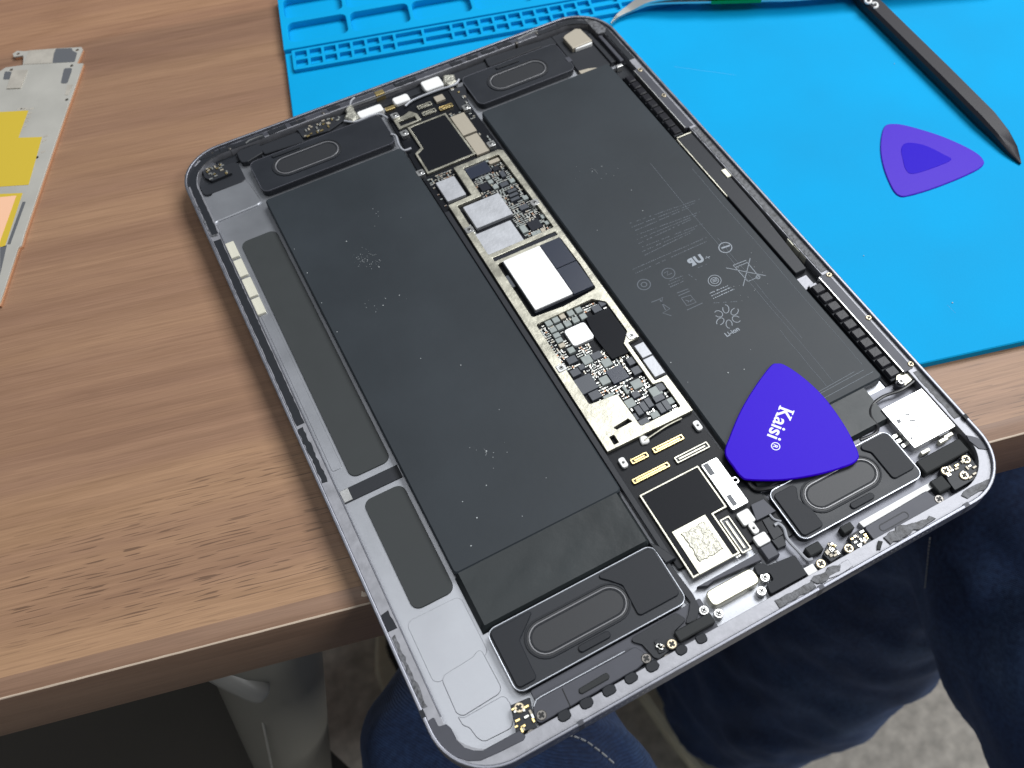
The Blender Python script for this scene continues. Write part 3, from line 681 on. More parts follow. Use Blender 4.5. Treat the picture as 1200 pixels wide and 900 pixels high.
# small parts, each read off the photograph: kind, corner list
Q = lambda zm, cx, cy, w, h, z=6.9: (lambda c: box(c[0] - w / 2, c[0] + w / 2, c[1] - h / 2, c[1] + h / 2))(pts(zm, [(cx, cy)], z)[0])
smd = [('chipb', zD, 370, 210, 3.4, 3.6), ('chipb', zD, 440, 92, 2.4, 2.2), ('chipt', zD, 430, 45, 4.2, 1.8), ('chipd', zD, 485, 130, 1.8, 3.0), ('chipd', zD, 495, 195, 3.0, 1.9), ('chipd', zD, 545, 235, 3.4, 1.3), ('chipd', zD, 555, 262, 3.4, 1.3),
       ('chipd', zD, 565, 288, 3.4, 1.3), ('chipd', zD, 620, 340, 3.2, 2.2), ('chipb', zD, 690, 450, 4.4, 4.4), ('chipg', zD, 630, 280, 1.9, 1.9), ('chipg', zD, 545, 172, 1.9, 1.9), ('chipg', zD, 440, 210, 2, 2), ('chipg', zD, 408, 178, 1.8, 1.8), ('chipg', zD, 388, 152, 1.7, 1.7),
       ('chipg', zD, 620, 480, 2.2, 3.6), ('chipg', zD, 688, 515, 1.8, 1.8), ('chipg', zD, 715, 500, 1.7, 1.7), ('chipt', zD, 745, 488, 1.7, 1.7), ('chipg', zD, 770, 440, 1.7, 1.7), ('chipg', zD, 745, 400, 1.8, 1.8), ('chipg', zD, 385, 45, 1.2, 1.2), ('chipd', zD, 530, 820, 1.8, 5.5),
       # near section
       ('chipg', zE, 235, 320, 2.2, 2.2), ('chipg', zE, 280, 298, 2.2, 2.2), ('chipt', zE, 322, 275, 1.9, 2.0), ('chipg', zE, 375, 255, 2.2, 2.2), ('chipg', zE, 425, 235, 2.2, 2.2), ('chipg', zE, 305, 342, 2.2, 2.2), ('chipg', zE, 355, 322, 2.2, 2.2), ('chipg', zE, 405, 298, 2.2, 2.2),
       ('chipg', zE, 455, 275, 2.2, 2.2), ('chipg', zE, 262, 362, 2.2, 2.0), ('chipg', zE, 285, 397, 2.2, 1.8), ('chipg', zE, 302, 428, 2.2, 1.8), ('chipt', zE, 320, 460, 2.1, 1.6), ('chipg', zE, 378, 492, 2.2, 2.2), ('chipd', zE, 540, 228, 3.0, 2.8), ('chipd', zE, 580, 192, 2.5, 2.2),
       ('chipd', zE, 382, 555, 3.2, 2.6), ('chipg', zE, 478, 552, 3.2, 3.2), ('chipd', zE, 540, 528, 3.4, 2.6), ('chipg', zE, 605, 572, 3.0, 3.0), ('chipd', zE, 405, 635, 3.0, 2.6), ('chipd', zE, 445, 600, 2.0, 2.0), ('chipd', zE, 470, 710, 6.2, 6.0), ('chipn', zE, 675, 645, 5.6, 5.4),
       ('chipg', zE, 592, 685, 3.0, 3.0), ('chipd', zE, 765, 560, 3.0, 2.8), ('chipd', zE, 798, 620, 3.2, 2.8), ('chipg', zE, 798, 708, 3.4, 3.2), ('chipd', zE, 530, 780, 3.4, 3.0), ('chipg', zE, 755, 830, 3.0, 3.0), ('chipd', zE, 790, 775, 2.4, 2.4), ('chipd', zE, 955, 720, 3.2, 3.4), ('chipg', zE, 918, 755, 3.6, 3.4),
       ('chipd', zX, 285, 610, 1.9, 3.4), ('chipd', zX, 345, 565, 1.9, 3.4), ('chipd', zX, 405, 518, 1.9, 3.4), ('chipd', zX, 545, 580, 1.9, 3.6), ('chipd', zX, 612, 545, 1.9, 3.6), ('chipg', zX, 475, 660, 2.6, 2.2), ('chipd', zX, 520, 465, 3.4, 2.2), ('chipg', zX, 660, 495, 2.0, 2.2), ('chipd', zX, 345, 740, 3.2, 2.0), ('chipd', zX, 240, 690, 1.8, 2.6), ('chipg', zE, 725, 745, 1.0, 3.2), ('chipg', zE, 615, 785, 3.4, 1.2)]
occ = []
for (k, zm, cx, cy, w, h) in smd:
    q = Q(zm, cx, cy, w, h); hgt = {'chipb': 6.75, 'chipn': 6.75, 'chipd': 7.05, 'chipg': 6.95, 'chipt': 6.9}[k]
    c = chip(k, q, hgt + random.uniform(-.05, .08), .1, .18 if k in ('chipg', 'chipt') else 0)
    occ.append((q[0][0], q[2][0], q[0][1], q[2][1]))
q = rect(zE, [(330, 365), (460, 310), (530, 405), (395, 475)], 7.2); chip('lid', q, 7.2, .15, 1.1); occ.append((q[0][0], q[2][0], q[0][1], q[2][1]))
stk = rp(pts(zE, [(470, 285), (520, 268), (615, 215), (735, 380), (735, 440), (760, 500), (640, 550), (600, 500), (530, 410)], 7.1), .4); chip('sticker', stk, 7.1)
occ += [(94.5, 104.5, 98, 113)]
for q in ([(780, 465), (840, 440), (895, 515), (835, 545)], [(835, 555), (900, 525), (980, 635), (915, 665)]): chip('shield', rect(zE, q, 7.3), 7.35, .12, .2, 'shield_can')
occ += [(84.3, 107.2, 119, 146), (81, 102, 150, 176) if False else (84, 96.5, 150.5, 175.5)]
# tiny passives and solder fillets fill the spaces between, row by row
tiny = MB(); rnd = random.Random(11)
def inside(p, x, y):
    c = False
    for i in range(len(p)):
        (x0, y0), (x1, y1) = p[i - 1], p[i]
        if (y0 > y) != (y1 > y) and x < (x1 - x0) * (y - y0) / (y1 - y0) + x0: c = not c
    return c
def fill(poly, z, dens):
    xs, ys = zip(*poly)
    y = min(ys) + .7
    while y < max(ys) - .5:
        x = min(xs) + .7
        while x < max(xs) - .5:
            l, w = rnd.choice(((1.0, .5), (.7, .4), (.5, 1.0), (.6, .35)))
            if inside(poly, x - .5, y) and inside(poly, x + .5, y) and not any(a - .35 < x < b_ + .35 and c - .35 < y < d + .35 for a, b_, c, d in occ) and rnd.random() < dens:
                body = rnd.choice((2, 3, 3, 3, 3, 0, 0, 1, 2))
                tiny.box(x - l / 2, x + l / 2, y - w / 2, y + w / 2, z, z + .38, 0, body)
                if l > w: ends = [(x - l / 2 - .12, x - l / 2 + .12, y - w / 2, y + w / 2), (x + l / 2 - .12, x + l / 2 + .12, y - w / 2, y + w / 2)]
                else: ends = [(x - l / 2, x + l / 2, y - w / 2 - .12, y - w / 2 + .12), (x - l / 2, x + l / 2, y + w / 2 - .12, y + w / 2 + .12)]
                for e in ends: tiny.box(*e, z, z + .42, 0, 0)
            x += rnd.uniform(.95, 1.35)
        y += rnd.uniform(.8, 1.0)
fill(F1, 6.0, .86); fill(F3, 6.0, .92)
fill([(83.2, 119.8), (84.4, 119.8), (84.4, 145), (83.2, 145)], 6.0, .9)
fill([(80, 178.4), (89, 178.4), (89, 193), (80, 195)], 6.0, .55) if False else None
fill([(79.6, 189.9), (89, 189.9), (89, 195.4), (79.6, 195.4)], 6.0, .7); fill([(100, 197), (109, 197), (109, 222), (100, 222)], 6.0, .12); fill([(78.6, 178.5), (80, 178.5), (80, 195), (78.6, 195)], 6.0, .5)
o = build('tiny_components', tiny, ['tin', 'copper', 'chipt', 'chipg'], lb, smooth=False); tag(o, kind='stuff')
for (zm, x, y) in ((zD, 690, 310), (zD, 272, 485), (zE, 765, 398), (zE, 315, 605), (zB, 55, 622), (zB, 130, 808), (zB, 462, 672), (zB, 345, 500), (zB, 10, 540)):
    c = pts(zm, [(x, y)], 7.8)[0]
    part('standoff', lb, 'steel', rp(box(c[0] - 1.5, c[0] + 1.5, c[1] - 1.4, c[1] + 1.4), .5), 6.0, 7.85, .15); screw(lb, c, 8.0, .85, 'steel')
# near section of the board: connectors, posts, big shield with sticker and conductive foam
for q, k in ((box(84.2, 89.9, 57.8, 59.6), 'gold'), (box(91.8, 102.2, 57.8, 59.6), 'gold'), (box(81.3, 93.6, 52.0, 53.7), 'gold'), (box(95.9, 107.3, 51.7, 53.9), 'frame')): connector(q, k)
def post(c):
    sheet('post', lb, 'white', rp(box(c[0] - 1.0, c[0] + 1.0, c[1] - 1.7, c[1] + 1.7), .7), [circle(c, .42, 10)], 6.0, 7.2, .15)
post((82.0, 59.6)); post((107.9, 59.6)); post(pts(zF, [(1030, 733)], 7)[0])
sheet('sticker_frame', lb, 'frame', [(80.6, 19.6), (96.0, 19.6), (96.0, 33.0), (100.6, 33.0), (100.6, 48.2), (80.6, 48.2)], [[(81.1, 20.1), (95.5, 20.1), (95.5, 33.5), (100.1, 33.5), (100.1, 47.7), (81.1, 47.7)]], 6.0, 7.0, .08)
chip('sticker', [(81.15, 20.15), (95.45, 20.15), (95.45, 33.55), (100.05, 33.55), (100.05, 47.65), (81.15, 47.65)], 6.95)
fq = rect(zM, [(290, 100), (450, 15), (600, 215), (430, 320)], 7.2)
fx0, fx1, fy0, fy1 = fq[0][0], fq[1][0], fq[0][1], fq[2][1]
fp = build('foam_plate', MB().prism(fq, 6.97, 7.25, .06), 'cream', lb)
build('conductive_foam', MB().prism(jag(box(fx0 + 2.0, fx1 - 1.2, fy0 + 3.0, fy1 - 1.8), .3, .8), 7.2, 7.55, .2), 'mesh', fp)
connector(rect(zM, [(530, 40), (575, 15), (690, 185), (640, 210)], 6.8), 'frame')
pins = MB()
for i in range(11):
    c = pts(zM, [(512 + i * 11, 62 + i * 16)], 6.1)[0]; pins.box(c[0] - .55, c[0] - .1, c[1] - .22, c[1] + .22, 6.0, 6.15, 0); pins.box(c[0] + .2, c[0] + .7, c[1] - .22, c[1] + .22, 6.0, 6.15, 0)
tag(build('solder_pins', pins, 'tin', lb), kind='stuff')
wb = rect(zF, [(745, 395), (830, 340), (1010, 600), (910, 635)], 7.4)
b_ = part('board_bracket', lb, 'steel', rp(wb, .7), 6.0, 7.4, .2)
for q in ([(752, 390), (785, 380), (820, 440), (795, 450)], [(880, 560), (905, 548), (942, 605), (920, 615)]): build('bracket_window', MB().prism(rect(zF, q, 7.45), 7.38, 7.44), 'chipd', b_)
sheet('bracket_ear', b_, 'steel', circle(pts(zF, [(932, 472)], 7.4)[0], 1.15, 16), [circle(pts(zF, [(932, 472)], 7.4)[0], .6, 12)], 6.6, 7.35, .08)
for q in ([(930, 655), (1000, 625), (1045, 690), (980, 720)], [(1020, 780), (1090, 750), (1125, 800), (1060, 835)]): part('insulator_clip', lb, 'white', rp(rect(zF, q, 7.2), .6), 6.0, 7.2, .15)
part('speaker_flex', tab, 'bracket', pts(zV, [(150, 235), (260, 185), (370, 290), (200, 375), (190, 350)], 7.0), FL, 7.0, .08)
part('speaker_flex', tab, 'bracket', rect(zF, [(1062, 838), (1127, 803), (1172, 880), (1105, 905)], 7.1), FL, 7.1, .3)
part('flex_tail', tab, 'pcbgrey', pts(zV, [(250, 370), (330, 330), (440, 490), (350, 545)], 6.4), FL, 6.4, .08)
part('flex_tail', tab, 'pcbgrey', pts(zV, [(330, 545), (440, 500), (460, 590), (390, 620)], 6.2), FL, 6.2, .08)
part('side_wall_strip', tab, 'pcbgrey', box(77.3, 79.2, 27, 176), FL, 6.9, .2)
part('cable_cover', tab, 'pcbgrey', pts(zK, [(880, 140), (930, 160), (1010, 215), (960, 240)], 7.2), FL, 7.3, .2)
part('flex_tail', tab, 'pcbgrey', box(103.5, 112.8, 17.5, 32.5), FL, 5.5, .08)
# near edge: cover plate, tape, foam blocks, small boards
part('grey_bar', tab, 'bracket', pts(zM, [(415, 375), (720, 205), (740, 240), (500, 345), (470, 370)], 6.4), FL, 6.4, .12)
part('speaker_flex', tab, 'pcbgrey', rounded(ccw(pts(zK, [(895, 150), (945, 195), (1015, 285), (1090, 385), (1122, 450), (1105, 505), (1050, 530), (1068, 470), (1075, 420), (1005, 330), (960, 245)], 6.4)), .5), FL, 6.3, .12)
cp = part('cover_plate', tab, 'warmplate', rounded(ccw(rect(zM, [(450, 395), (690, 285), (735, 340), (500, 490)], 7.0)), 1.6), FL, 7.0, .3)
for (x, y) in ((450, 492), (757, 326), (740, 395), (525, 508)):
    c = pts(zM, [(x, y)], 6.6)[0]; build('ear', MB().prism(circle(c, 1.35, 16), FL, 6.5, .1), 'steel', cp); screw(tab, c, 6.75, .85, 'steel')
part('black_tape', tab, 'pad', rounded(ccw(pts(zM, [(700, 268), (740, 255), (770, 268), (905, 215), (970, 312), (785, 412), (765, 362), (800, 340), (780, 305), (720, 318)], 6.6)), .6), FL, 6.6, .1)
part('foam_block', tab, 'foam', rp(rect(zM, [(290, 590), (490, 510), (510, 560), (325, 645)], 7.6), .5), FL, 7.6, .3)
part('foam_block', tab, 'foam', rp(rect(zI, [(780, 400), (950, 310), (985, 360), (815, 450)], 7.6), .5), FL, 7.6, .3)
part('foam_block', tab, 'foam', rp(rect(zI, [(832, 478), (882, 455), (915, 500), (870, 527)], 7.5), .4), FL, 7.5, .3)
part('foam_block', tab, 'foam', rp(rect(zV, [(615, 620), (735, 550), (800, 620), (680, 690)], 7.3), .4), FL, 7.3, .3)
part('foam_block', tab, 'foam', rp(rect(zV, [(925, 430), (1015, 390), (1075, 430), (975, 490)], 7.3), .3), FL, 7.3, .2)
part('white_label', tab, 'white', rect(zV, [(610, 800), (690, 750), (750, 830), (660, 860)], 6.6), FL, 6.6, .08)
# long grey covers beside the near speakers
part('edge_cover', tab, 'bracket', box(27.5, 79.5, 3.95, 14.4), FL, 5.7, .1, .6)
mc = part('microphone_cover', tab, 'bracket', rounded(ccw(pts(zW, [(180, 640), (230, 590), (990, 185), (1080, 130), (1160, 180), (1180, 260), (1100, 330), (230, 820), (190, 720)], 7.2)), 1.2), FL, 7.2, .2)
build('cover_lip', MB().tube([(*p, 7.2) for p in pts(zW, [(190, 660), (215, 600), (260, 570), (990, 175)], 7.2)], .16, 6), 'gasket', mc)
part('cover_slot', mc, 'foam', rounded(ccw(pts(zW, [(585, 505), (830, 360), (860, 390), (850, 420), (620, 550), (590, 545)], 7.3)), .5), 7.0, 7.6, .2)
build('cover_seam', MB().tube([(*p, 7.2) for p in pts(zW, [(440, 500), (515, 665)], 7.2)], .14, 6), 'dark', mc)
mc2 = part('microphone_cover', tab, 'bracket', rounded(ccw(pts(zI, [(575, 660), (820, 515), (845, 535), (890, 545), (885, 575), (640, 715), (610, 705)], 7.2)), .8), FL, 7.2, .2)
p_, q_ = pts(zI, [(650, 660), (735, 612)], 7.3); sheet('pressed_slot', mc2, 'pcbgrey', stadium(p_, q_, 1.15), [stadium(p_, q_, .85)], 7.15, 7.27, .03)
part('ruled_strip', tab, 'white', pts(zI, [(555, 640), (830, 485), (845, 505), (575, 660)], 6.2), FL, 6.2, .08)
part('flex_cover', tab, 'pcbgrey', rounded(ccw(pts(zK, [(780, 600), (1010, 470), (1060, 500), (1000, 560), (1020, 610), (930, 690), (905, 680), (850, 620)], 6.6)), .8), FL, 6.4, .1)
for (zm, x, y, k) in ((zI, 975, 392, 'brass'), (zI, 895, 437, 'brass'), (zI, 968, 455, 'brass'), (zI, 1064, 464, 'steel'), (zI, 1015, 515, 'steel'), (zI, 870, 548, 'darkscrew'), (zI, 517, 740, 'brass'), (zI, 408, 800, 'brass'), (zI, 517, 790, 'steel'),
                      (zK, 990, 617, 'brass'), (zK, 972, 687, 'darkscrew'), (zK, 870, 685, 'darkscrew'), (zL, 667, 580, 'brass'), (zL, 735, 722, 'darkscrew'), (zL, 785, 620, 'darkscrew'),
                      (zH, 285, 172, 'brass'), (zH, 470, 373, 'brass'), (zH, 668, 590, 'brass'), (zH, 622, 672, 'steel'), (zU, 285, 395, 'brass'), (zU, 75, 172, 'brass')):
    c = pts(zm, [(x, y)], 7.6)[0]
    build('screw_boss', MB().prism(circle(c, 1.45, 16), FL, 7.1, .15), 'bracket', tab); screw(tab, c, 8.25 if zm in (zH, zU) else 7.4, 1.4 if zm not in (zH, zU) else 1.0, k)
def miniboard(name, q, z, n, seed):
    b_ = part(name, tab, 'pcbgrey', q, FL, z, .08, .4); xs, ys = zip(*q); r_ = random.Random(seed); mb = MB()
    for k in range(n):
        x, y = r_.uniform(min(xs) + .8, max(xs) - .8), r_.uniform(min(ys) + .8, max(ys) - .8)
        if not inside(q, x, y): continue
        l, w = r_.choice(((1.3, .6), (.6, 1.2), (.9, .5))); mb.box(x - l / 2, x + l / 2, y - w / 2, y + w / 2, z, z + .45, .05, r_.choice((0, 0, 1, 2)))
    if mb.v: tag(build('tiny_components', mb, ['tin', 'gold', 'chipt'], b_), kind='stuff')
miniboard('sensor_board', pts(zI, [(880, 430), (990, 385), (1030, 440), (1010, 470), (930, 515), (905, 480)], 6.9), 6.9, 20, 1)
miniboard('sensor_board', pts(zT, [(330, 215), (430, 150), (540, 250), (450, 340), (380, 320)], 6.6), 6.6, 14, 2)
miniboard('sensor_board', pts(zT, [(110, 370), (160, 255), (280, 370), (180, 440)], 6.6), 6.6, 16, 3)
miniboard('sensor_board', pts(zL, [(620, 570), (725, 525), (740, 600), (760, 690), (650, 715), (640, 640)], 6.9), 6.9, 14, 4)
miniboard('sensor_board', pts(zN, [(370, 700), (600, 600), (650, 640), (720, 720), (480, 820), (400, 780)], 6.4), 6.4, 22, 5)
miniboard('sensor_board', pts(zS, [(110, 370), (290, 310), (420, 270), (430, 310), (330, 380), (150, 430)], 6.4), 6.4, 26, 6)
miniboard('sensor_board', pts(zK, [(905, 605), (935, 590), (960, 650), (930, 665)], 6.8), 6.8, 8, 7)
miniboard('sensor_board', pts(zB, [(260, 420), (340, 400), (360, 500), (320, 520)], 6.4), 6.4, 10, 8)
# SIM reader
sim = part('sim_reader', tab, 'steel', rounded(ccw(rect(zI, [(640, 205), (810, 105), (940, 240), (790, 365)], 7.2)), .4), FL, 7.2, .2)
for q in ([(735, 215), (755, 215), (752, 222), (735, 221)], [(752, 240), (775, 238), (775, 245), (752, 246)], [(777, 262), (795, 260), (795, 267), (777, 268)], [(700, 240), (715, 235), (722, 250), (708, 256)], [(755, 308), (765, 306), (767, 316), (757, 318)], [(868, 300), (905, 282), (908, 287), (871, 305)]):
    build('reader_slit', MB().prism(pts(zI, q, 7.22), 7.15, 7.225), 'chipd', sim)
for (x, y) in ((815, 362), (885, 318), (905, 300)):
    c = pts(zI, [(x, y)], 6.4)[0]; build('reader_tab', MB().box(c[0] - 1.5, c[0] + 1.5, c[1] - .5, c[1] + .5, FL, 6.5, .1), 'cream', sim)
for i, (x, y) in enumerate(((700, 300), (715, 318), (735, 335))):
    c = pts(zI, [(x, y)], 6.0)[0]; build('reader_pin', MB().box(c[0] - .9, c[0] + .9, c[1] - .6, c[1] + .6, FL, 5.6, .1), 'tin', sim)
# black cable past the SIM reader
build('antenna_cable', MB().tube(smooth_path([(*p, z) for p, z in zip(pts(zI, [(770, 90), (720, 125), (650, 150), (605, 185), (600, 225), (628, 265), (615, 295), (560, 318)], 6.2), (6.8, 6.6, 6.4, 6.2, 6.2, 6.2, 6.2, 6.2))], 5), .55, 8), 'cableb', tab)
build('antenna_cable', MB().tube(smooth_path([(*p, 6.6) for p in pts(zV, [(120, 20), (150, 70), (200, 105), (280, 100), (400, 70)], 6.4)], 5), .7, 8), 'cableb', tab)
build('antenna_cable', MB().tube(smooth_path([(*p, 6.6) for p in pts(zV, [(355, 420), (390, 405), (440, 450), (470, 540), (560, 640), (640, 720), (690, 715)], 6.4)], 5), .5, 8), 'cable', tab)
build('antenna_cable', MB().tube(smooth_path([(*p, 6.6) for p in pts(zV, [(310, 320), (350, 365), (415, 385)], 6.4)], 5), .35, 8), 'cable', tab)
build('antenna_cable', MB().tube(smooth_path([(*p, 6.9) for p in pts(zB, [(60, 500), (100, 470), (200, 430), (290, 400), (312, 375)], 6.6)], 5), .42, 8), 'cable', tab)
build('antenna_cable', MB().tube(smooth_path([(*p, 7.4) for p in pts(zS, [(770, 408), (805, 420), (825, 480), (860, 520), (912, 505)], 7.2)], 5), .42, 8), 'cable', tab)
build('antenna_cable', MB().tube(smooth_path([(*p, 7.0) for p in pts(zS, [(440, 310), (520, 315), (640, 270), (700, 265), (745, 290)], 7.0)], 5), .4, 8), 'cable', tab)
build('antenna_cable', MB().tube(smooth_path([(*p, z) for p, z in zip(pts(zS, [(475, 200), (490, 170), (515, 150)], 8), (7.2, 8.0, 8.2))], 5), .4, 8), 'cable', tab)
build('antenna_cable', MB().tube(smooth_path([(*p, 6.9) for p in pts(zF, [(440, 260), (480, 232), (560, 180), (640, 140)], 6.9)], 5), .3, 8), 'frame', lb)
build('antenna_plug', MB().prism(jag(circle(pts(zF, [(440, 255)], 6.9)[0], 1.5, 12), .25), 6.0, 7.0, .3), 'white', lb)
build('foil_gasket', MB().prism(jag(pts(zS, [(445, 290), (455, 205), (490, 190), (515, 240), (545, 290), (500, 310)], 7.6), .3, .8), FL, 7.8, .5), 'mesh', tab)
build('foil_gasket', MB().prism(jag(pts(zB, [(235, 350), (285, 345), (300, 375), (265, 405), (240, 390)], 7.2), .3, .8), FL, 7.2, .5), 'mesh', tab)
part('gold_clip', tab, 'gold', rect(zS, [(650, 105), (715, 85), (720, 110), (660, 135)], 8.0), FL, 8.0, .15); part('gold_clip', tab, 'gold', rect(zS, [(725, 215), (790, 200), (800, 215), (735, 240)], 6.8), FL, 6.9, .15)
build('rail_wire', MB().tube([(*p, 7.9) for p in pts(zS, [(500, 208), (640, 158), (730, 122), (840, 80)], 7.9)], .18, 6), 'steel', tab)
build('rail_wire', MB().tube([(*p, 8.0) for p in pts(zB, [(585, 185), (660, 150), (680, 145)], 8.0)], .4, 6), 'steel', tab)
build('rail_wire', MB().tube([(*p, 7.9) for p in pts(zN, [(880, 380), (920, 345), (1040, 300), (1080, 290)], 7.9)], .3, 6), 'steel', tab)
for (zm, x, y) in ((zN, 300, 590), (zN, 490, 495), (zN, 690, 440), (zS, 290, 255), (zS, 110, 315), (zB, 345, 275), (zB, 675, 155), (zB, 580, 200)):
    c = pts(zm, [(x, y)], 7.9)[0]; build('rim_stud', MB().prism(circle(c, .75, 12), FL, 8.1, .25), 'darkscrew', tab)
# grey covers along the far edge
part('edge_cover', tab, 'pcbgrey', rp(pts(zN, [(770, 490), (850, 420), (1030, 370), (1080, 480), (900, 590), (830, 600), (800, 560)], 6.6), .8), FL, 6.5, .2)
part('edge_cover', tab, 'pcbgrey', rp(pts(zA, [(415, 690), (600, 620), (625, 660), (440, 720)], 6.6), .6), FL, 6.4, .2)
part('edge_cover', tab, 'pcbgrey', rp(pts(zB, [(430, 270), (690, 190), (700, 215), (450, 310)], 6.6), .6), FL, 6.4, .2)
part('edge_cover', tab, 'pcbgrey', box(4.8, 21, 228.5, 240), FL, 5.2, .2, 2)
part('edge_cover', tab, 'pcbgrey', box(30, 78, 235.2, 243), FL, 5.4, .1, .5)
part('edge_cover', tab, 'pcbgrey', box(111, 156, 238, 243), FL, 5.4, .1, .5)
# rear camera and far right corner
cc = part('corner_cover', tab, 'pcbgrey', rp([(155.2, 216.2), (171.5, 216.2), (173.6, 236), (166, 243), (156, 243)], 1.0), FL, 5.6, .2)
cam_ = build('camera_module', MB().prism(pts(zO, [(200, 430), (220, 400), (340, 325), (400, 325), (540, 460), (310, 555)], 8.0), FL, 7.6, .2), 'chipt', tab)
part('camera_side', cam_, 'white', pts(zO, [(345, 575), (345, 550), (510, 475), (540, 490), (530, 510)], 7.0), FL, 7.0, .15)
build('speaker_tab', MB().prism(rect(zO, [(225, 680), (265, 655), (300, 700), (260, 740)], 7.2), 6.5, 7.2, .1), 'bracket', tab)
part('copper_tab', tab, 'chipt', pts(zO, [(380, 830), (490, 800), (610, 790), (420, 880)], 6.4), FL, 6.4, .1)
part('rail', tab, 'bracket', box(171.6, 173.2, 214, 238), FL, 7.2, .2); part('rail', tab, 'pcbgrey', box(168.5, 170.3, 216, 236), FL, 6.4, .2)
part('plug_body', tab, 'steel', rect(zO, [(820, 770), (880, 735), (900, 760), (840, 790)], 7.2), FL, 7.2, .15)
# right side: ferrite tiles, bracket rails, long cover
part('edge_cover', tab, 'pad', box(166.8, 174.3, 44, 214), FL, 4.7, .1)  # added dark strip that gives the floor beside the battery its gap shade
def tiles(x0, x1, y0, y1, n, z):
    base = part('charging_coil', tab, 'pad', box(x0 - .3, x1 + .3, y0 - .6, y1 + .6), FL, z - .9, .2)
    p = (y1 - y0) / n; proto = None
    for i in range(n):
        y = y0 + p * (i + .5)
        if proto is None:
            mb = MB(); mb.prism(rounded(box(x0, x1, y - p * .44, y + p * .44), .35, 3), z - .95, z, .4); proto = build('ferrite_tile', mb, 'rib', base)
        else: dup(proto, (ORG[proto.name].x, y, ORG[proto.name].z), base)
tiles(168.6, 172.4, 44.6, 86.0, 10, 7.3); tiles(168.2, 171.6, 168.6, 205.4, 9, 7.2)
def rail(y0, y1):
    r0 = part('side_bracket', tab, 'bracket', box(173.0, 176.4, y0, y1), FL, 7.9, .12)
    build('bracket_edge', MB().box(172.7, 173.05, y0 + .3, y1 - .3, 5.2, 8.0, .05), 'steel', r0)
rail(44.2, 87.5); rail(168.5, 206)
mcv = part('side_cover', tab, 'pcbgrey', rp([(167.9, 92.9), (172.3, 92.9), (173.8, 120), (174.3, 160), (174.3, 166.2), (167.9, 166.2)], .4), FL, 6.9, .2)
build('cover_edge', MB().box(167.4, 167.9, 133, 166, 5.0, 7.05, .08), 'frame', mcv); build('cover_edge', MB().box(167.9, 174.4, 166.25, 166.8, 5.0, 7.05, .08), 'frame', mcv)
part('side_contact', tab, 'cream', rect(zG, [(578, 228), (600, 218), (638, 255), (610, 270)], 7.3), FL, 7.4, .15)
for i in range(4):
    a = 935 + 35 * i; b2 = 600 + 36 * i
    part('side_contact', tab, 'cream', rect(zG, [(a, b2), (a + 18, b2 - 8), (a + 50, b2 + 26), (a + 30, b2 + 36)], 7.3), FL, 7.4, .12)
part('corner_bracket', tab, 'frame', pts(zH, [(600, 640), (640, 615), (675, 610), (680, 660), (640, 690), (600, 680)], 6.8), FL, 6.8, .2)
part('alu_tab', tab, 'ledge', rect(zH, [(190, 215), (225, 200), (245, 225), (215, 240)], 7.0), FL, 6.6, .1); part('alu_tab', tab, 'ledge', rect(zH, [(130, 190), (185, 160), (215, 215), (175, 240)], 6.0), FL, 5.6, .1)
part('dark_gap', tab, 'foam', rp(pts(zQ, [(520, 130), (600, 120), (700, 220), (700, 250), (640, 320), (750, 400), (880, 580), (890, 630), (820, 640), (560, 290)], 6.0), .4), FL, 5.6, .1)

# ------------------------------------------------------------------ opening picks
def traced(zm, lst, z):
    """closed smooth outline through points read off the photograph"""
    q = [Vector(p) for p in pts(zm, lst, z)]; out = []; N = len(q)
    for i in range(N):
        a, b_, c, d = q[i - 1], q[i], q[(i + 1) % N], q[(i + 2) % N]
        for k in range(5):
            t = k / 5; out.append(tuple(.5 * ((2 * b_) + (c - a) * t + (2 * a - 5 * b_ + 4 * c - d) * t * t + (3 * b_ - a - 3 * c + d) * t ** 3)))
    return out
kp = empty('opening_pick', (128, 44, 8.1)); tag(kp, 'blue violet triangular plastic pick printed Kaisi, lying on the tablet battery', 'pick', 'plastic opening picks')
KQ = traced(zI, [(208, 30), (238, 18), (272, 27), (345, 78), (420, 150), (487, 240), (530, 315), (555, 375), (543, 402), (505, 421), (400, 452), (260, 474), (130, 474), (96, 462), (66, 425), (32, 368), (52, 300), (92, 205), (145, 115)], 8.85)
build('blade', MB().prism(KQ, 8.1, 8.85, .3), 'pick', kp)
p0, p1 = pts(zI, [(247, 183)], 8.9)[0], pts(zI, [(190, 318)], 8.9)[0]
ka = math.atan2(p1[1] - p0[1], p1[0] - p0[0]); klen = math.dist(p0, p1)
sz = klen / 2.02
text('printed_name', kp, 'ink', 'Kaisi', p0, ka, sz * .96, 8.865, .1, None, 1.0)
e_ = Vector((math.cos(ka), math.sin(ka))); n_ = Vector((-e_.y, e_.x))
def kser(x0, x1, y0, y1):
    return [tuple(Vector(p0) + e_ * (x * sz) + n_ * (y * sz)) for x, y in box(x0, x1, y0, y1)]
ser = MB()
for s_ in ((.0, .26, -.005, .05), (.0, .26, .65, .70), (.40, .66, -.005, .05), (.36, .60, .65, .70)): ser.prism(kser(*s_), 8.84, 8.886)
build('letter_serif', ser, 'ink', kp)
rc = Vector(pts(zI, [(230, 343)], 8.9)[0])
sheet('registered_mark', kp, 'ink', circle(rc, 1.35, 24), [circle(rc, 1.08, 24)], 8.84, 8.886)
text('registered_letter', kp, 'ink', 'R', tuple(rc - e_ * .55 - n_ * .7), ka, 1.9, 8.865, .04)
vp = empty('opening_pick', (241, 115, 3.0)); tag(vp, 'unprinted purple plastic pick with dark centre, lying on the blue mat', 'pick', 'plastic opening picks')
zZ = (680, 0, 2.308)
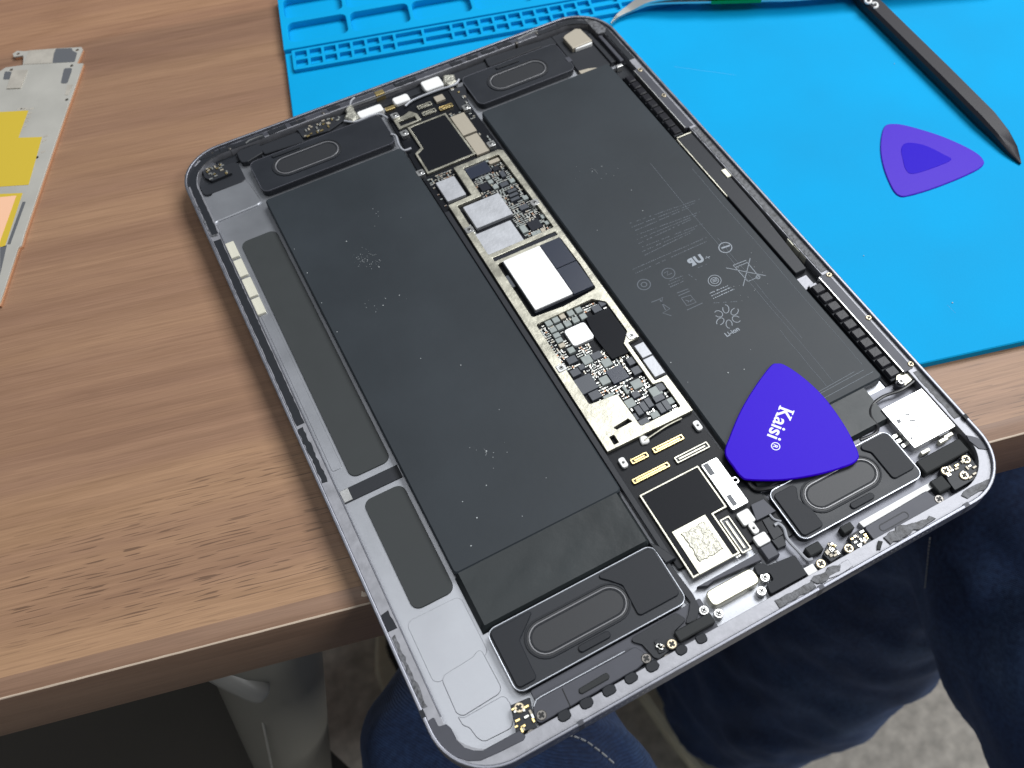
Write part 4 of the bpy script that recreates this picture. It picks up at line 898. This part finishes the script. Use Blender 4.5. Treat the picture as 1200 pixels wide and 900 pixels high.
VQ = traced(zZ, [(822, 343), (850, 334), (900, 343), (985, 370), (1060, 405), (1090, 430), (1086, 450), (1040, 475), (960, 507), (890, 528), (862, 528), (842, 505), (820, 450), (812, 395)], 3.55)
build('blade', MB().prism(VQ, 3.03, 3.55, .25), 'picklight', vp)
VI = traced(zZ, [(868, 402), (884, 386), (930, 392), (985, 418), (1003, 432), (960, 452), (900, 470), (880, 458), (872, 430)], 3.65)
build('finger_grip', MB().prism(VI, 3.4, 3.66, .1), 'pickdeep', vp)

# ------------------------------------------------------------------ spudger
sp = empty('spudger', (277, 170, 3)); tag(sp, 'black nylon spudger lying on the blue mat, pointed flat tip', 'spudger')
mb = MB(); path = [(287.6, 310, 5.7), (279.2, 197, 5.7), (275.2, 145, 5.7), (273.1, 119, 5.6), (272.3, 110, 5.2), (271.2, 103, 4.5), (270.3, 98.5, 3.9), (269.9, 96.3, 3.6)]
n = 8; vs = []; fs = []
for i, (x, y, z) in enumerate(path):
    w, h = [(3.8, 2.5), (3.8, 2.5), (3.75, 2.5), (3.7, 2.4), (3.1, 1.9), (2.3, 1.2), (1.0, .6), (.25, .3)][i]
    t = (Vector(path[min(i + 1, 7)]) - Vector(path[max(i - 1, 0)])).normalized(); a = t.cross(Vector((0, 0, 1))).normalized()
    for (ca, cb) in ((-1, -.55), (-.72, -1), (.72, -1), (1, -.55), (1, .55), (.72, 1), (-.72, 1), (-1, .55)):
        p = Vector((x, y, z)) + a * (w * ca); vs.append((p.x, p.y, z + h * cb))
for i in range(7): fs += [(i * n + k, i * n + (k + 1) % n, (i + 1) * n + (k + 1) % n, (i + 1) * n + k) for k in range(n)]
fs += [tuple(range(n)), tuple(7 * n + k for k in range(n))[::-1]]
build('shaft', mb.add(vs, fs), 'spudger', sp)
ml = MB()
for c0, a0, a1 in (((1025.0, 6.2), -150, 110), ((1017.5, 1.0), -80, 210)):     # the last two letters of a moulded mark, cut by the frame
    q = [at(c0[0] + 3.4 * math.cos(math.radians(a0 + (a1 - a0) * k / 10)), c0[1] + 2.9 * math.sin(math.radians(a0 + (a1 - a0) * k / 10)), 8.35) for k in range(11)]
    ml.tube([(*p, 8.32) for p in q], .5, 6)
build('printed_mark', ml, 'white', sp)

# ------------------------------------------------------------------ tweezers
tw = empty('tweezers', (215, 228, 3)); tag(tw, 'steel tweezers with green sleeve and curved fine tip on the mat', 'tweezers')
def strip(path, widths, t):
    vs = []; fs = []
    P_ = [Vector(p) for p in path]; N = len(P_)
    for i, p in enumerate(P_):
        d = (P_[min(i + 1, N - 1)] - P_[max(i - 1, 0)]); a = Vector((-d.y, d.x, 0)).normalized() * widths[i] / 2
        for s_, z in ((1, 0), (-1, 0), (-1, t), (1, t)): vs.append((p.x + a.x * s_, p.y + a.y * s_, p.z + z))
    for i in range(N - 1): fs += [(i * 4 + k, i * 4 + (k + 1) % 4, (i + 1) * 4 + (k + 1) % 4, (i + 1) * 4 + k) for k in range(4)]
    return MB().add(vs, fs + [(0, 1, 2, 3), tuple((N - 1) * 4 + k for k in (3, 2, 1, 0))])
M['twsteel'] = mat('tweezer steel', (.74, .73, .70), .34, .8)
def arm(z_): 
    raw = [(181.6, 238.6, 4.2), (186, 240.8, 4.6), (192, 241.8, 5.2), (201, 240.9, (z_ + 6) / 2), (213, 235.6, z_), (224, 229.8, z_), (242, 220.2, z_), (264, 209.3, z_), (332, 181, 10)]
    return smooth_path(raw, 4)
for z_ in (9.8, 7.6):
    p = arm(z_); w = [min(9.2, .35 + 9.2 * (i / 17) ** 1.4) for i in range(len(p))]
    a_ = build('arm', strip(p, w, .9), 'twsteel', tw)
    gp = [q for q in p if 221 < q.x < 245]
    g_ = [Vector((q.x, q.y, q.z - .25)) for q in gp]; build('sleeve', strip(g_, [9.8] * len(g_), 1.4), 'green', a_)

# ------------------------------------------------------------------ loose shield plate on the left
sh = empty('shield_plate', (-60, 285, 0)); tag(sh, 'loose pale metal shield plate with yellow film, left edge of the desk', 'metal plate')
zPZ, zPY = (0, 40, 5.625), (0, 190, 5)
hl = [(505, 100), (468, 203), (435, 427), (238, 808), (115, 125), (70, 230)]
outl = [(-46.3, 345.4), (-39.6, 343.2), (-38.2, 349.4), (-42.0, 350.6), (-42.0, 352.9), (-39.9, 353.9), (-37.4, 352.1), (-24.9, 346.9), (-15.4, 342.2), (-15.2, 340.6), (-19.6, 332.6), (-17.2, 331.3), (-22.6, 320.2), (-30.2, 305), (-44.3, 275.9), (-58, 247.6), (-60.2, 242.4), (-61.4, 241.8), (-72.5, 218.5), (-112, 238), (-58, 340)]
pl = sheet('plate', sh, 'plate', outl, [circle(pts(zPZ, [h], 2)[0], .75, 10) for h in hl], 1.0, 1.7, .1)
M['copperedge'] = mat('copper plated edge', (.60, .32, .18), .4, .5)
sheet('copper_edge', sh, 'copperedge', [(x + .25, y - .12) for x, y in outl], [inset(outl, 1.2)], .08, .98, 0)
def film(name, k, q, z, h=.08): return build(name, MB().prism(q, z, z + h), k, sh)
film('yellow_film', 'yellow', [(-63, 323), (-43.3, 313.5), (-50, 299.5), (-41.7, 295.2), (-51.7, 271.5), (-90, 289)], 1.71)
film('yellow_film', 'yellow', [(-84, 283), (-54.6, 268.3), (-65.6, 244.5), (-95, 259)], 1.71); film('peach_film', 'peach', [(-83, 279), (-56.9, 268.0), (-67.0, 247.2), (-92, 259)], 1.80)
film('grey_tape', 'greytape', rounded(ccw(pts(zPZ, [(345, 190), (355, 130), (368, 95), (472, 92), (480, 110), (508, 122), (492, 182)], 1.8)), .5), 1.71)
film('grey_tape', 'greytape', rounded(ccw(pts(zPZ, [(400, 322), (422, 225), (475, 222), (470, 250), (442, 326)], 1.8)), .8), 1.71)
film('grey_tape', 'greytape', rounded(ccw(pts(zPZ, [(20, 298), (32, 245), (76, 248), (64, 298)], 1.8)), .5), 1.71)
film('fabric_tape', 'greycloth', pts(zPZ, [(158, 200), (190, 108), (362, 95), (342, 190)], 1.8), 1.71, .15); film('fabric_tape', 'greycloth', pts(zPZ, [(45, 362), (85, 240), (182, 238), (135, 358)], 1.8), 1.71, .4)
film('fabric_tape', 'greycloth', pts(zPZ, [(428, 402), (442, 335), (482, 330), (450, 400)], 1.8), 1.71, .1)
film('grey_strip', 'greytape', pts(zPY, [(132, 232), (150, 232), (60, 480), (42, 480)], 1.8), 1.71); film('grey_strip', 'greytape', pts(zPY, [(0, 500), (40, 485), (0, 660)], 1.8), 1.71)
wn = MB()
for q in [(130, 492), (150, 490), (170, 492), (208, 490), (195, 520), (188, 548), (172, 575), (160, 605), (300, 670), (290, 700), (282, 775)]:
    c = pts(zPZ, [q], 1.8)[0]; wn.prism(rounded(box(c[0] - .9, c[0] + .9, c[1] - .5, c[1] + .5), .2, 2), 1.71, 1.76)
build('weld_marks', wn, 'greycloth', sh)

# ------------------------------------------------------------------ person: seated, only the legs are in view
pe = empty('person', (140, 0, -720)); tag(pe, 'seated person in dark blue jeans and black shoes with cream soles, legs below the desk', 'person')
def jeans():
    """two tapering trouser legs joined at the hips, remeshed into one continuous surface"""
    mb = MB()
    def leg(path, rad): mb.tube(smooth_path(path, 6), [r for r in lerp_list(rad, 6)], 28)
    def lerp_list(rad, n):
        out = []
        for i in range(len(rad) - 1):
            for k in range(n): t = k / n; out.append((rad[i][0] * (1 - t) + rad[i + 1][0] * t, rad[i][1] * (1 - t) + rad[i + 1][1] * t))
        return out + [rad[-1]]
    # right leg: thigh, knee, shin, hem
    leg([(235, -420, -225), (285, -230, -222), (308, -60, -215), (318, 30, -218), (318, 72, -250), (306, 80, -330), (284, 84, -450), (264, 88, -560), (250, 90, -645)],
        [(92, 88), (88, 84), (80, 76), (76, 72), (78, 70), (86, 72), (90, 76), (92, 80), (90, 82)])
    # left leg
    leg([(-5, -420, -225), (2, -230, -222), (10, -110, -200), (12, 4, -194), (15, 52, -214), (26, 78, -290), (44, 130, -450), (52, 180, -560), (56, 214, -630)],
        [(92, 88), (86, 82), (74, 70), (66, 62), (61, 58), (56, 54), (52, 50), (54, 50), (56, 52)])
    mb.tube([(-20, -440, -215), (105, -470, -215), (230, -440, -215)], [(90, 90), (110, 105), (90, 90)], 24)
    o_ = build('jeans', mb, 'denim', pe)
    rm = o_.modifiers.new('remesh', 'REMESH'); rm.mode = 'VOXEL'; rm.voxel_size = .0055
    sm = o_.modifiers.new('smooth', 'SMOOTH'); sm.iterations = 6; sm.factor = .5
    tx = bpy.data.textures.new('folds', 'CLOUDS'); tx.noise_scale = .085; tx.noise_depth = 2
    dp = o_.modifiers.new('folds', 'DISPLACE'); dp.texture = tx; dp.strength = .026; dp.mid_level = .5; dp.texture_coords = 'GLOBAL'
    tx2 = bpy.data.textures.new('wrinkles', 'CLOUDS'); tx2.noise_scale = .03; tx2.noise_depth = 1
    dp2 = o_.modifiers.new('wrinkles', 'DISPLACE'); dp2.texture = tx2; dp2.strength = .007; dp2.mid_level = .5; dp2.texture_coords = 'GLOBAL'
    me = bpy.data.meshes.new_from_object(o_.evaluated_get(bpy.context.evaluated_depsgraph_get()))
    o_.modifiers.clear(); o_.data = me; me.materials.clear(); me.materials.append(M['denim']); me.shade_smooth()
    return o_
jn = jeans()
# the torso sits out of view behind the camera, and shades the near side of the tablet as it does in the room
M['shirt'] = mat('dark grey cotton', (.03, .03, .035), .9, bump=(900, .2))
build('shirt', MB().tube(smooth_path([(105, -470, -230), (105, -480, -60), (105, -470, 120), (105, -450, 260), (105, -440, 330), (105, -430, 390)], 4), [(150, 105), (152, 106), (154, 107), (156, 108), (158, 108), (160, 108), (163, 109), (167, 110), (172, 110), (176, 110), (180, 110), (184, 110), (188, 108), (190, 106), (190, 104), (188, 100), (180, 95), (160, 85), (130, 75), (95, 65), (62, 56)], 24), 'shirt', pe)
def on_jeans(px, py):
    """where the view ray through a photo pixel meets the jeans"""
    o_ = Vector(CC) * S; a, b_ = (px - CX) / FPX, (py - CY) / FPX
    d = Vector([CR[0][i] * a + CR[1][i] * b_ + CR[2][i] for i in range(3)]).normalized()
    off = ORG[jn.name] * S
    ok, loc, nor, _ = jn.ray_cast(o_ - off, d)
    return ((loc + nor * .0006 + off) / S) if ok else None
def seam(px, r_, name):
    q = [on_jeans(*p) for p in px]; q = [p for p in q if p is not None]
    mb = MB()
    for i in range(0, len(q) - 1):
        if (q[i] - q[i + 1]).length < 40: mb.tube([q[i], q[i].lerp(q[i + 1], .72)], r_, 5)
    if mb.v: build(name, mb, 'stitch', jn)
def lerp_px(a, b_, n): return [(a[0] + (b_[0] - a[0]) * k / n, a[1] + (b_[1] - a[1]) * k / n) for k in range(n + 1)]
seam(lerp_px((1091, 630), (1085, 690), 14), .35, 'side_seam')
seam([(664, 862), (672, 864), (680, 867), (688, 871), (696, 877), (704, 883), (712, 890), (720, 897)], .4, 'pocket_seam')
def shoe(heel, toe, w, k=1):
    """low shoe: cream rubber sole with a welt, dark upper tapering to the ankle"""
    h, t = Vector(heel), Vector(toe); d = (t - h); L_ = d.length; d /= L_; n_ = Vector((-d.y, d.x))
    prof = [(0, .30), (.03, .52), (.10, .66), (.25, .70), (.45, .68), (.62, .86), (.76, 1.0), (.88, .88), (.96, .56), (1.0, .2)]
    left = [h + d * (L_ * a) + n_ * (w / 2 * b_) for a, b_ in prof]; right = [h + d * (L_ * a) - n_ * (w / 2 * b_) for a, b_ in prof[::-1]]
    out = [tuple(p) for p in left + right]; out = ccw(out)
    s_ = empty('shoe', (*h.lerp(t, .5), -720)); s_.parent = pe; s_.location = (ORG[s_.name] - ORG[pe.name]) * S
    build('sole', MB().prism(out, -719.5, -684, 4), 'cream_rubber', s_)
    mb = MB(); c = h.lerp(t, .45); up = inset(out, 21); N = len(up); vs = []; fs = []
    for k_, (z, f) in enumerate(((-686, 0.0), (-668, .08), (-648, .30), (-625, .55))):
        for p in up:
            p = Vector(p); a = (p - h).dot(d) / L_; tgt = h + d * (L_ * min(.42, a)) + n_ * ((p - h).dot(n_) * .8)
            q = p.lerp(tgt, f * (1.5 if a > .5 else .6) if f else 0); vs.append((q.x, q.y, z if a < .55 or k_ < 2 else -672 + (z + 672) * .55))
    for k_ in range(3): fs += [(k_ * N + i, k_ * N + (i + 1) % N, (k_ + 1) * N + (i + 1) % N, (k_ + 1) * N + i) for i in range(N)]
    fs.append(tuple(3 * N + i for i in range(N)))
    build('upper', mb.add(vs, fs), 'shoe', s_)
shoe((232, 26), (204, 308), 134); shoe((-26, 240), (95, 480), 112)
